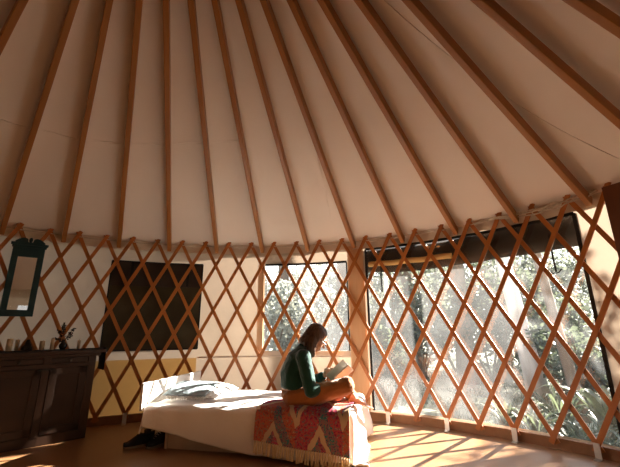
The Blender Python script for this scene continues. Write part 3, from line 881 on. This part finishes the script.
# ------------------------------------------------------------------ dresser top items
random.seed(5)
candle(-0.015, 0.16, 0.021, 0.085, 'short thick beige candle between the dark cone heap and the vase', 0)
candle(0.060, 0.12, 0.016, 0.105, 'slim beige candle just left of the vase of dried leaves', 1)
candle(0.29, 0.16, 0.014, 0.085, 'thin beige candle alone near the right end of the dresser', 2)
candle(-0.265, 0.12, 0.024, 0.110, 'tall thick beige candle left of the dark cone heap', 3)
candle(-0.205, 0.18, 0.016, 0.10, 'slim beige candle behind the tall thick one, left of the cone heap', 4)
e = tag(empty('pine_cone', on_dresser(-0.13, 0.14)), 'dark pointed pine cone standing on the dresser under the mirror', 'pine cone')
bm = BM()
for k in range(9):
    zc = 0.008 + k*0.0105; rc = 0.046*(1-(k/9.5)**1.3)+0.004
    nk = max(5, 13-k)
    for q in range(nk):
        a = 2*PI*(q+0.5*(k % 2))/nk
        Mr = Matrix.Rotation(a, 3, 'Z') @ Matrix.Rotation(D(-25), 3, 'Y')
        ball(bm, (rc*0.75*math.cos(a), rc*0.75*math.sin(a), zc), (max(0.008, rc*0.38), 0.011, 0.004), 1, Mr)
lathe(bm, [(0.03, 0), (0.026, 0.04), (0.01, 0.1)], seg=10)
obj('scales', bm, M_BOWL, e, True)
e = tag(empty('vase', on_dresser(0.150, 0.13)), 'small dark vase of dried leafy stems on the dresser', 'vase of dried stems')
bm = BM(); lathe(bm, [(0.020, 0), (0.033, 0.02), (0.036, 0.04), (0.016, 0.07), (0.014, 0.085), (0.018, 0.092), (0.012, 0.09)], seg=18); obj('vase_body', bm, M_VASE, e, True)
random.seed(21)
for k, (dx, dy, hh) in enumerate(((-0.035, 0.01, 0.23), (-0.07, -0.01, 0.18), (0.095, 0.0, 0.20), (0.06, 0.02, 0.14), (-0.015, -0.02, 0.26), (-0.085, 0.0, 0.10))):
    bm = BM(); pts = [Vector((dx*(t**1.6), dy*t, 0.06+(hh-0.06)*t)) for t in (0, .25, .5, .75, 1)]
    tube(bm, pts, 0.0022, 5)
    s_ = obj('stem', bm, M_HERB, e)
    bm = BM()
    for q in range(22):
        t = random.uniform(0.45, 1.05); c = Vector((dx*(t**1.6), dy*t, 0.06+(hh-0.06)*t))
        d_ = Vector((random.gauss(0, 1), random.gauss(0, 1), random.gauss(0.2, .7))).normalized()
        s2 = d_.orthogonal().normalized(); L = random.uniform(0.018, 0.034)
        vs4 = [bm.verts.new(c), bm.verts.new(c+d_*L*.5+s2*0.007), bm.verts.new(c+d_*L), bm.verts.new(c+d_*L*.5-s2*0.007)]
        bm.faces.new(vs4)
    obj('leaves', bm, M_HERB, s_)

# ------------------------------------------------------------------ the reading woman
SEAT = Vector((-0.135, 3.29, DTOP-0.026))
wm = tag(empty('person', SEAT, D(4)), 'woman in green sweater and rust trousers sitting cross-legged on the bed reading', 'person')
# local: +x forward, -y toward the camera, z up
HEAD = Vector((0.180, 0.0, 0.575))
HR = Matrix.Rotation(D(0), 3, 'Z') @ Matrix.Rotation(D(38), 3, 'Y')     # head bowed forward
def hp(x, y, z): return HEAD + HR @ Vector((x, y, z))
bm = BM()
# pelvis, torso, neck
capsule(bm, (0.0, -0.07, 0.10), (0.105, 0.10, 0.085), (0.0, 0.07, 0.10), (0.105, 0.10, 0.085))
capsule(bm, (-0.01, 0, 0.11), (0.10, 0.145, 0.08), (-0.02, 0, 0.24), (0.085, 0.120, 0.08))
capsule(bm, (-0.02, 0, 0.24), (0.085, 0.120, 0.08), (0.02, 0, 0.39), (0.095, 0.135, 0.09))
capsule(bm, (0.02, 0, 0.39), (0.095, 0.135, 0.09), (0.055, 0, 0.468), (0.055, 0.115, 0.045))
capsule(bm, (0.065, 0, 0.468), 0.052, (0.125, 0, 0.535), 0.050)
# head: skull, face, jaw, nose, brow, lips, ears
def hb(c, r): ball(bm, hp(*c), r, 3, HR)
hb((-0.010, 0, 0.035), (0.090, 0.072, 0.082)); hb((0.028, 0, -0.015), (0.060, 0.060, 0.085)); hb((0.045, 0, -0.075), (0.036, 0.040, 0.028))
hb((0.070, 0, 0.025), (0.018, 0.045, 0.013)); capsule(bm, hp(0.088, 0, 0.012), 0.007, hp(0.105, 0, -0.022), 0.011)
hb((0.082, 0, -0.055), (0.011, 0.022, 0.007)); hb((0.080, 0, -0.066), (0.010, 0.020, 0.006))
for s in (-1, 1):
    hb((-0.002, s*0.072, -0.005), (0.017, 0.008, 0.030)); hb((0.055, s*0.038, -0.025), (0.022, 0.018, 0.018))
# arms: right (near camera, -y), left (+y)
RS, RE, RWr = Vector((0.060, -0.160, 0.425)), Vector((0.120, -0.205, 0.170)), Vector((0.340, -0.090, 0.165))
LS, LE, LWr = Vector((0.065, 0.160, 0.425)), Vector((0.150, 0.230, 0.180)), Vector((0.255, 0.060, 0.255))
for a, b_, c in ((RS, RE, RWr), (LS, LE, LWr)):
    capsule(bm, a, 0.050, b_, 0.036); capsule(bm, b_, 0.036, c, 0.024)
capsule(bm, RS, 0.05, (0.05, -0.06, 0.425), 0.06); capsule(bm, LS, 0.05, (0.05, 0.06, 0.425), 0.06)
# hands: palm, four fingers of unequal length in two bends, thumb off the side
def hand(wrist, fwd, nrm, side, curl, scale=1.0):
    """fwd along the palm, nrm out of the palm toward the thing held, side toward the thumb"""
    fwd, nrm = fwd.normalized(), nrm.normalized(); side = side - fwd*side.dot(fwd); side.normalize()
    k = wrist + fwd*0.075*scale
    capsule(bm, wrist, 0.020*scale, wrist + fwd*0.03*scale, 0.022*scale)
    for s in (-1, -0.33, 0.33, 1): capsule(bm, wrist+fwd*0.02*scale+side*s*0.014*scale, 0.012*scale, k+side*s*0.027*scale, 0.0105*scale)
    capsule(bm, k+side*0.022*scale, 0.011*scale, k-side*0.022*scale, 0.011*scale)
    for s, L in ((0.030, 0.066), (0.010, 0.075), (-0.010, 0.070), (-0.029, 0.055)):
        p = k + side*s*scale; d = fwd.copy(); L *= scale
        for q, (fr_, ra, rb) in enumerate(((0.45, .0095, .0085), (0.32, .0085, .0078), (0.25, .0078, .0068))):
            ang = curl*(0.5+0.5*q)
            d = (d*math.cos(ang) + nrm*math.sin(ang)).normalized()
            p2 = p + d*L*fr_; capsule(bm, p, ra*scale, p2, rb*scale); p = p2
    p = wrist + fwd*0.022*scale + side*0.022*scale
    d = (fwd*0.65 + side*0.75 + nrm*0.15).normalized(); p2 = p + d*0.038*scale; capsule(bm, p, 0.012*scale, p2, 0.0105*scale)
    d = (fwd*0.85 + side*0.25 + nrm*0.5).normalized(); p3 = p2 + d*0.028*scale; capsule(bm, p2, 0.0105*scale, p3, 0.0085*scale)
    d = (fwd*0.8 - side*0.05 + nrm*0.6).normalized(); capsule(bm, p3, 0.0085*scale, p3+d*0.018*scale, 0.0075*scale)
hand(RWr, Vector((0.75, 0.30, 0.55)), Vector((-0.45, 0.85, 0.25)), Vector((-0.2, 0.3, 0.9)), 0.35, 0.92)
hand(LWr, Vector((0.70, -0.45, 0.45)), Vector((0.3, -0.5, -0.6)), Vector((-0.4, -0.2, 0.9)), 0.4, 0.92)
# legs
RH, RK, RA = Vector((0.02, -0.10, 0.085)), Vector((0.410, -0.200, 0.205)), Vector((0.300, 0.080, 0.055))
LH, LK, LA = Vector((0.02, 0.10, 0.085)), Vector((0.395, 0.235, 0.195)), Vector((0.505, -0.010, 0.070))
for a, b_, c in ((RH, RK, RA), (LH, LK, LA)):
    capsule(bm, a, 0.083, b_, 0.055); capsule(bm, b_, 0.053, c.lerp(b_, 0.6), 0.052); capsule(bm, c.lerp(b_, 0.6), 0.052, c, 0.033)
def foot(a, d, up):
    d.normalize(); up.normalize(); s = d.cross(up)
    capsule(bm, a - d*0.03 - up*0.02, 0.028, a + d*0.06 - up*0.010, 0.028)
    for q in (-1, 0, 1): capsule(bm, a + d*0.03 - up*0.012 + s*q*0.012, 0.022, a + d*0.135 - up*0.024 + s*q*0.022, 0.015)
    for q, L, r_ in ((-2, 0.030, 0.0115), (-1, 0.026, 0.009), (0, 0.024, 0.0085), (1, 0.020, 0.008), (2, 0.016, 0.0075)):
        b0 = a + d*(0.135 - 0.006*q) - up*0.026 + s*q*0.0165; capsule(bm, b0, r_, b0 + d*L - up*0.003, r_*0.9)
foot(RA, Vector((-0.35, 0.9, -0.05)), Vector((0.3, 0.1, 0.9)))
foot(LA, Vector((0.62, -0.78, -0.10)), Vector((0.25, 0.2, 0.9)))
bd = obj('body', bm, M_SKIN, wm); organic(bd, 0.0055, 3, 0.4)

# rust trousers
bm = BM()
capsule(bm, (0.0, -0.075, 0.105), (0.120, 0.105, 0.100), (0.0, 0.075, 0.105), (0.120, 0.105, 0.100))
capsule(bm, (-0.015, -0.03, 0.12), (0.112, 0.125, 0.09), (-0.025, 0.03, 0.165), (0.105, 0.125, 0.07))
for a, b_, c in ((RH, RK, RA), (LH, LK, LA)):
    capsule(bm, a + Vector((0, 0, 0.005)), 0.100, b_, 0.070); c2 = c.lerp(b_, 0.22)
    capsule(bm, b_, 0.070, c2, 0.055)
bd2 = obj('trousers', bm, M_TROUS, wm); organic(bd2, 0.008, 4, 0.5)
dm = bd2.modifiers.new('folds', 'DISPLACE'); tx = bpy.data.textures.new('folds', 'CLOUDS'); tx.noise_scale = 0.07; dm.texture = tx; dm.strength = 0.020; dm.mid_level = 0.55
# green sweater
bm = BM()
capsule(bm, (-0.010, 0, 0.185), (0.128, 0.165, 0.045), (-0.012, 0, 0.29), (0.128, 0.158, 0.08))
capsule(bm, (-0.012, 0, 0.29), (0.128, 0.158, 0.08), (0.030, 0, 0.405), (0.118, 0.155, 0.085))
capsule(bm, (0.030, 0, 0.405), (0.116, 0.155, 0.080), (0.060, 0, 0.474), (0.072, 0.118, 0.046))
capsule(bm, (0.066, 0, 0.474), 0.068, (0.090, 0, 0.503), 0.058)
for a, b_, c in ((RS, RE, RWr), (LS, LE, LWr)):
    capsule(bm, a, 0.066, b_ + Vector((-0.005, 0, 0.0)), 0.056); capsule(bm, b_, 0.056, c.lerp(b_, 0.16), 0.040)
    capsule(bm, a, 0.066, Vector((0.055, a.y*0.3, 0.428)), 0.070)
sw = obj('sweater', bm, M_SWEAT, wm); organic(sw, 0.008, 4, 0.5)
dm = sw.modifiers.new('folds', 'DISPLACE'); dm.texture = tx; dm.strength = 0.014; dm.mid_level = 0.5
# strip of pale tee between sweater and trousers
bm = BM(); capsule(bm, (-0.016, 0, 0.165), (0.113, 0.150, 0.02), (-0.018, 0, 0.205), (0.113, 0.152, 0.02))
te = obj('tee_shirt', bm, M_TEE, wm); organic(te, 0.008, 3, 0.5)
# cuffs
for a, b_ in ((RWr, RE), (LWr, LE)):
    bm = BM(); capsule(bm, a.lerp(b_, 0.10), 0.036, a.lerp(b_, 0.20), 0.042); c_ = obj('cuff', bm, M_SWEAT, wm, True)
# hair: cap and shoulder-length fall, parted off the face
bm = BM()
def hh(c, r): ball(bm, hp(*c), r, 3, HR)
hh((-0.024, 0, 0.042), (0.093, 0.084, 0.084)); hh((-0.045, 0, 0.010), (0.075, 0.082, 0.085)); hh((-0.006, 0, 0.066), (0.074, 0.074, 0.054))
for s in (-1, 1):
    y = s*0.070
    capsule(bm, hp(-0.02, y, 0.05), (0.055, 0.028, 0.05), hp(-0.015, y*1.10, -0.03), (0.052, 0.026, 0.04))
    a = hp(-0.015, y*1.10, -0.03)
    capsule(bm, a, (0.050, 0.026, 0.04), Vector((a.x-0.025, a.y*1.05, a.z-0.085)), (0.045, 0.026, 0.035))
    capsule(bm, Vector((a.x-0.025, a.y*1.05, a.z-0.085)), (0.045, 0.026, 0.035), Vector((a.x-0.018, a.y*1.0, a.z-0.125)), (0.036, 0.022, 0.022))
    capsule(bm, hp(0.022, s*0.062, 0.060), (0.026, 0.020, 0.03), hp(-0.002, s*0.074, -0.01), (0.022, 0.014, 0.035))
capsule(bm, hp(-0.06, 0, 0.0), (0.05, 0.072, 0.06), hp(-0.085, 0, -0.085), (0.035, 0.070, 0.04))
for k in range(-4, 5):
    a = hp(-0.075, k*0.017, -0.04); capsule(bm, a, 0.02, a + Vector((-0.035+0.004*abs(k), 0, -0.075+0.003*(k % 3))), 0.011)
ha = obj('hair', bm, M_HAIR, wm); organic(ha, 0.006, 3, 0.5)
dm = ha.modifiers.new('strands', 'DISPLACE'); tx2 = bpy.data.textures.new('strands', 'CLOUDS'); tx2.noise_scale = 0.025; dm.texture = tx2; dm.strength = 0.008
# eyes, brows, glasses
bm = BM()
for s in (-1, 1): ball(bm, hp(0.076, s*0.030, 0.005), (0.010, 0.012, 0.009), 2, HR)
obj('eyes', bm, M_EYE, wm, True)
bm = BM()
for s in (-1, 1): capsule(bm, hp(0.088, s*0.014, 0.026), 0.004, hp(0.078, s*0.046, 0.028), 0.003)
obj('eyebrows', bm, M_HAIR, wm, True)
bm = BM(); capsule(bm, hp(0.090, -0.016, -0.060), 0.0045, hp(0.090, 0.016, -0.060), 0.0045); obj('lips', bm, M_LIP, wm, True)
bm = BM()
for s in (-1, 1):
    pts = [hp(0.101, s*0.034 + 0.023*math.cos(a), 0.002 + 0.019*math.sin(a)) for a in [2*PI*q/20 for q in range(21)]]
    tube(bm, pts, 0.0022, 6)
    tube(bm, [hp(0.100, s*0.057, 0.008), hp(0.05, s*0.074, 0.010), hp(-0.005, s*0.078, 0.008)], 0.0022, 6)
tube(bm, [hp(0.102, -0.011, 0.004), hp(0.106, 0, 0.007), hp(0.102, 0.011, 0.004)], 0.0022, 6)
obj('glasses', bm, M_FRAME, wm)

# ------------------------------------------------------------------ open book in her hands
# spine runs up and away from her; two halves open toward her face
WR = Matrix.Rotation(D(4), 4, 'Z')
bk_loc = SEAT + (WR @ Vector((0.345, -0.015, 0.175)))
bk = empty('open_book', bk_loc)
tag(bk, 'open paperback book with grey cover held in the woman\'s hands', 'book')
sp_ = Vector((0.76, -0.10, 0.64)).normalized(); yv = Vector((0.13, 0.99, 0.0)); yv = (yv - sp_*yv.dot(sp_)).normalized(); nb_ = sp_.cross(yv).normalized()   # nb_ points to her face side
if nb_.x > 0: nb_ = -nb_
BMx = (WR.to_3x3() @ Matrix((yv, sp_, nb_)).transposed()).to_4x4()
bk.matrix_world = Matrix.Translation(bk_loc) @ BMx
# local: x across (left/right page), y along the spine, z toward the reader
def leafblock(s, th0, thick, ww, hh_, lift, curl):
    bm = BM(); n = 10; rows = []
    for i in range(n+1):
        a = i/n; u = ww*a
        x = s*u*math.cos(lift); z = u*math.sin(lift) + curl*math.sin(PI*a)*0.5
        rows.append([bm.verts.new((x, y, z+dz)) for y, dz in ((0, th0), (hh_, th0), (hh_, th0+thick), (0, th0+thick))])
    for i in range(n):
        for k in range(4): bm.faces.new([rows[i][k], rows[i][(k+1) % 4], rows[i+1][(k+1) % 4], rows[i+1][k]])
    bm.faces.new(rows[0]); bm.faces.new(rows[-1][::-1]); bmesh.ops.recalc_face_normals(bm, faces=bm.faces); return bm
for s in (-1, 1):
    obj('cover', leafblock(s, -0.003, 0.003, 0.140, 0.205, D(30), 0.0), M_COVER, bk)
    obj('pages', leafblock(s, 0.001, 0.010, 0.134, 0.197, D(30), 0.02), M_PAGE, bk)
obj('page', leafblock(-1, 0.014, 0.0008, 0.130, 0.195, D(62), 0.03), M_PAGE, bk)

# ------------------------------------------------------------------ outside: ground and forest
bm = BM()
def ground(a, b):
    x = -40 + 90*a; y = -40 + 100*b
    d = math.hypot(x-CX, y-CY)
    z = -0.30 + 0.05*max(0, d-6) * 0.5 + 0.10*fn(x*0.35, y*0.35) * min(1, max(0, (d-5)/4))
    return Vector((x, y, z))
grid(bm, 110, 110, ground)
tag(obj('ground', bm, M_EARTH), kind='structure')
def gz(x, y):
    d = math.hypot(x-CX, y-CY); return -0.30 + 0.025*max(0, d-6) + 0.10*fn(x*0.35, y*0.35)*min(1, max(0, (d-5)/4))

def leaf_cloud(bm, blobs, n, size, rnd):
    for _ in range(n):
        c, r = rnd.choice(blobs)
        while True:
            q = Vector((rnd.uniform(-1, 1), rnd.uniform(-1, 1), rnd.uniform(-1, 1)))
            if q.length <= 1: break
        q = q.normalized() * (q.length**0.4)
        p = Vector((c[0]+q.x*r[0], c[1]+q.y*r[1], c[2]+q.z*r[2]))
        d = Vector((rnd.gauss(0, 1), rnd.gauss(0, 1), rnd.gauss(-0.3, 0.7))).normalized(); s = d.orthogonal().normalized()
        s = (s*math.cos(1.3*rnd.random()) + d.cross(s)*math.sin(2.5*rnd.random())).normalized()
        L = size*rnd.uniform(0.6, 1.3); W_ = L*0.32
        bm.faces.new([bm.verts.new(p), bm.verts.new(p+d*L*.5+s*W_), bm.verts.new(p+d*L), bm.verts.new(p+d*L*.5-s*W_)])

def tree(x, y, r, lean, hgt, bark, label, seed, crown=True, group='trees beyond the windows'):
    rnd = random.Random(seed); z = gz(x, y)
    e = tag(empty('tree', (x, y, z)), label, 'tree', group)
    n = 14; pts, rr = [], []
    for i in range(n+1):
        t = i/n
        pts.append(Vector((lean[0]*t*hgt + 0.10*fn(t*3+seed, 1)*t*2, lean[1]*t*hgt + 0.10*fn(t*3, seed+5)*t*2, -0.1+hgt*t))); rr.append(r*(1.25-0.25*min(1, t*8))*(1-0.55*t))
    bm = BM(); tube(bm, pts, rr, 12)
    tr = obj('trunk', bm, bark, e, True)
    for b in range(5):
        t = rnd.uniform(0.6, 0.95); p = pts[int(t*n)]; a = rnd.uniform(0, 2*PI); L = hgt*0.2
        bm = BM(); tube(bm, [p, p+Vector((math.cos(a)*L*.5, math.sin(a)*L*.5, L*.4)), p+Vector((math.cos(a)*L, math.sin(a)*L, L*.6))], [r*.4, r*.25, r*.1], 7)
        obj('branch', bm, bark, e, True)
    if crown:
        bm = BM(); tp = pts[-1]
        blobs = [((tp.x+rnd.uniform(-1.2, 1.2), tp.y+rnd.uniform(-1.2, 1.2), tp.z+rnd.uniform(-0.9, 1.0)), (0.9, 0.9, 0.6)) for _ in range(9)]
        leaf_cloud(bm, blobs, 1500, 0.22, rnd)
        obj('crown', bm, M_LEAF_A, e)
    return e

def ray_xy(px, dist):
    """ground position seen along the picture column px, at a distance"""
    a = math.atan2((px-310)/352.354, 1.0); return dist*math.sin(a), dist*math.cos(a)

# tall gums with bare pale or dark trunks
TREES = [(520, 8.0, 0.16, (-0.10, 0.02), 9.0, M_BARK_P, 'thick pale gum trunk leaning left, seen through the wide window'),
         (494, 10.5, 0.16, (-0.03, 0.0), 10.0, M_BARK_P, 'slender pale gum trunk just left of the thick leaning one'),
         (556, 6.6, 0.075, (-0.09, 0.0), 9.0, M_BARK_D, 'thin dark trunk near the right part of the wide window'),
         (456, 9.5, 0.20, (0.01, 0.0), 9.5, M_BARK_D, 'dark brown trunk in the middle of the wide window'),
         (405, 10.0, 0.30, (0.0, 0.02), 10.0, M_BARK_D, 'broad dark trunk behind the left part of the wide window'),
         (384, 7.5, 0.05, (0.01, 0.0), 9.0, M_BARK_P, 'thin pale stem at the left edge of the wide window'),
         (540, 13.0, 0.18, (-0.03, 0.0), 11.0, M_BARK_P, 'distant pale trunk between the leaning gum and the thin dark trunk'),
         (434, 15.0, 0.22, (0.03, 0.0), 11.0, M_BARK_P, 'far pale trunk left of the dark brown trunk'),
         (340, 12.0, 0.22, (0.02, 0.0), 10.0, M_BARK_D, 'dim trunk behind the right side of the milky middle window'),
         (285, 11.0, 0.20, (-0.02, 0.0), 10.0, M_BARK_D, 'dim trunk behind the left side of the milky middle window')]
for i, (px, dist, r, lean, hg, bark, lab) in enumerate(TREES):
    x, y = ray_xy(px, dist); tree(x, y, r, lean, hg, bark, lab, 30+i)

# bushes
def bush(x, y, wdt, hgt, m, label, seed, n=1400, size=0.13, group='bushes among the trees'):
    rnd = random.Random(seed); z = gz(x, y)
    e = tag(empty('bush', (x, y, z)), label, 'bush', group)
    bm = BM()
    for k in range(7):
        a = rnd.uniform(0, 2*PI); t = rnd.uniform(0.3, 0.7)
        tube(bm, [(0, 0, -0.05), (math.cos(a)*wdt*.25, math.sin(a)*wdt*.25, hgt*.45), (math.cos(a)*wdt*.45*t, math.sin(a)*wdt*.45*t, hgt*.85)], [0.03, 0.02, 0.008], 5)
    obj('stems', bm, M_BARK_D, e)
    blobs = [((rnd.uniform(-.32, .32)*wdt, rnd.uniform(-.32, .32)*wdt, hgt*rnd.uniform(0.22, 0.8)), (wdt*.24, wdt*.24, hgt*.20)) for _ in range(11)]
    bm = BM(); leaf_cloud(bm, blobs, n, size, rnd); obj('foliage', bm, m, e)
BUSH = [(378, 7.2, 1.0, 1.5, M_LEAF_B, 'dark bush low at the left edge of the wide window'),
        (412, 9.0, 2.2, 3.0, M_LEAF_A, 'tall grey-green bush in front of the broad dark trunk'),
        (446, 11.5, 3.0, 3.6, M_LEAF_A, 'grey-green bush behind the dark brown trunk'),
        (478, 10.0, 2.4, 3.2, M_LEAF_B, 'green bush in the middle of the wide window, left of the pale gums'),
        (512, 13.0, 3.2, 3.8, M_LEAF_A, 'pale bush behind the thick leaning gum'),
        (545, 9.5, 2.0, 1.9, M_LEAF_B, 'green bush right of the thick leaning gum'),
        (578, 7.5, 1.7, 1.3, M_LEAF_B, 'leafy bush behind the right end of the wide window'),
        (608, 8.5, 2.0, 1.4, M_LEAF_A, 'grey-green bush at the far right end of the wide window'),
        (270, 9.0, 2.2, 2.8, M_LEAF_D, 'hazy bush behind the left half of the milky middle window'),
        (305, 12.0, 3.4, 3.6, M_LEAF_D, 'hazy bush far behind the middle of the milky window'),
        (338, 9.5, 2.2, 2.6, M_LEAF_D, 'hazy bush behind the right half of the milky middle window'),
        (322, 16.0, 4.2, 5.2, M_LEAF_D, 'far bush tinted pale for haze behind the reading woman, through the milky window'),
        (350, 18.0, 4.6, 5.6, M_LEAF_D, 'far bush tinted pale for haze behind the right edge of the milky middle window'),
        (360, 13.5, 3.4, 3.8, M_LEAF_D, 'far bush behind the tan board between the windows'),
        (392, 14.5, 3.6, 4.2, M_LEAF_A, 'far bush at the back left of the wide window'),
        (470, 17.0, 4.5, 4.6, M_LEAF_B, 'farthest bush in the gap between the dark trunk and pale gums'),
        (560, 14.0, 4.2, 4.0, M_LEAF_A, 'far grey-green bush behind the thin dark trunk')]
bush(6.6, 5.42, 1.6, 4.6, M_LEAF_B, 'tall dense bush added out of view to shade the right end of the wide window', 59, 5200, 0.12)  # unseen bush, added to keep direct sun off the floor at right
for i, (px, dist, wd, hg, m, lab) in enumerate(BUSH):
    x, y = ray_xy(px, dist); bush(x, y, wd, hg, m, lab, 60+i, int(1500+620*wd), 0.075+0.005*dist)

# strap-leaved plants close outside
def strappy(x, y, hgt, nb, label, seed, wide=0.022, group='strap-leaved plants outside the wide window'):
    rnd = random.Random(seed); z = gz(x, y)
    e = tag(empty('strap_leaf_plant', (x, y, z)), label, 'plant', group)
    bm = BM()
    for k in range(nb):
        a = rnd.uniform(0, 2*PI); L = hgt*rnd.uniform(0.75, 1.25); spread = rnd.uniform(0.25, 0.85); n = 7
        d = Vector((math.cos(a), math.sin(a), 0)); s = Vector((-d.y, d.x, 0)); rows = []
        for i in range(n+1):
            t = i/n; out = spread*L*(t**1.5); zz = L*(t*1.05 - (0.35+0.5*spread)*t*t*t)
            c = d*(0.03+out) + Vector((0, 0, zz)); wv = wide*(1-t**2.2)*(0.6+0.4*min(1, t*4)) + 0.001
            rows.append((bm.verts.new(c - s*wv), bm.verts.new(c + Vector((0, 0, -wv*.35))), bm.verts.new(c + s*wv)))
        for i in range(n):
            for q in (0, 1): bm.faces.new([rows[i][q], rows[i][q+1], rows[i+1][q+1], rows[i+1][q]]).smooth = True
    obj('blades', bm, M_LEAF_C, e)
STRAP = [(487, 5.4, 0.62, 40, 'spiky strap-leaved plant low in the wide window, left of the gap by the gum'),
         (512, 5.0, 0.60, 38, 'strap-leaved plant below the thick pale gum'),
         (537, 5.6, 0.80, 36, 'tall strap-leaved plant in front of the thin dark trunk'),
         (562, 4.6, 0.55, 36, 'strap-leaved plant against the sill, right of the thin dark trunk'),
         (583, 5.0, 1.05, 22, 'tall broad-leaved plant near the right end of the wide window'),
         (602, 4.4, 0.60, 34, 'strap-leaved plant in the lower right corner of the wide window'),
         (460, 5.9, 0.42, 30, 'short strap-leaved plant low in the middle of the wide window'),
         (436, 6.2, 0.40, 28, 'short strap-leaved plant left of centre under the wide window'),
         (612, 5.4, 0.85, 30, 'strap-leaved plant behind the lower right end of the wide window'),
         (548, 4.75, 0.50, 30, 'low strap-leaved plant at the sill below the thin dark trunk')]
for i, (px, dist, hg, nb, lab) in enumerate(STRAP):
    x, y = ray_xy(px, dist); strappy(x, y, hg, nb, lab, 90+i, 0.05 if 'broad' in lab else 0.022)
# low grass and litter between
bm = BM(); rnd = random.Random(4)
for k in range(9000):
    px = rnd.uniform(365, 625); dist = 4.7 + 9*rnd.random()**1.6
    x, y = ray_xy(px, dist)
    if math.hypot(x-CX, y-CY) < R+0.35: continue
    if fn(x*0.9, y*0.9, 3) < -0.05: continue
    z = gz(x, y); a = rnd.uniform(0, 2*PI); hgt = rnd.uniform(0.06, 0.20); s = Vector((math.cos(a), math.sin(a), 0))*0.009
    p = Vector((x, y, z-0.02)); tip = p + Vector((rnd.uniform(-.08, .08), rnd.uniform(-.08, .08), hgt))
    bm.faces.new([bm.verts.new(p-s), bm.verts.new(p+s), bm.verts.new(tip)])
tag(obj('grass', bm, M_LEAF_C), 'thin green grass over the forest floor outside the wide window', 'grass', kind='stuff')
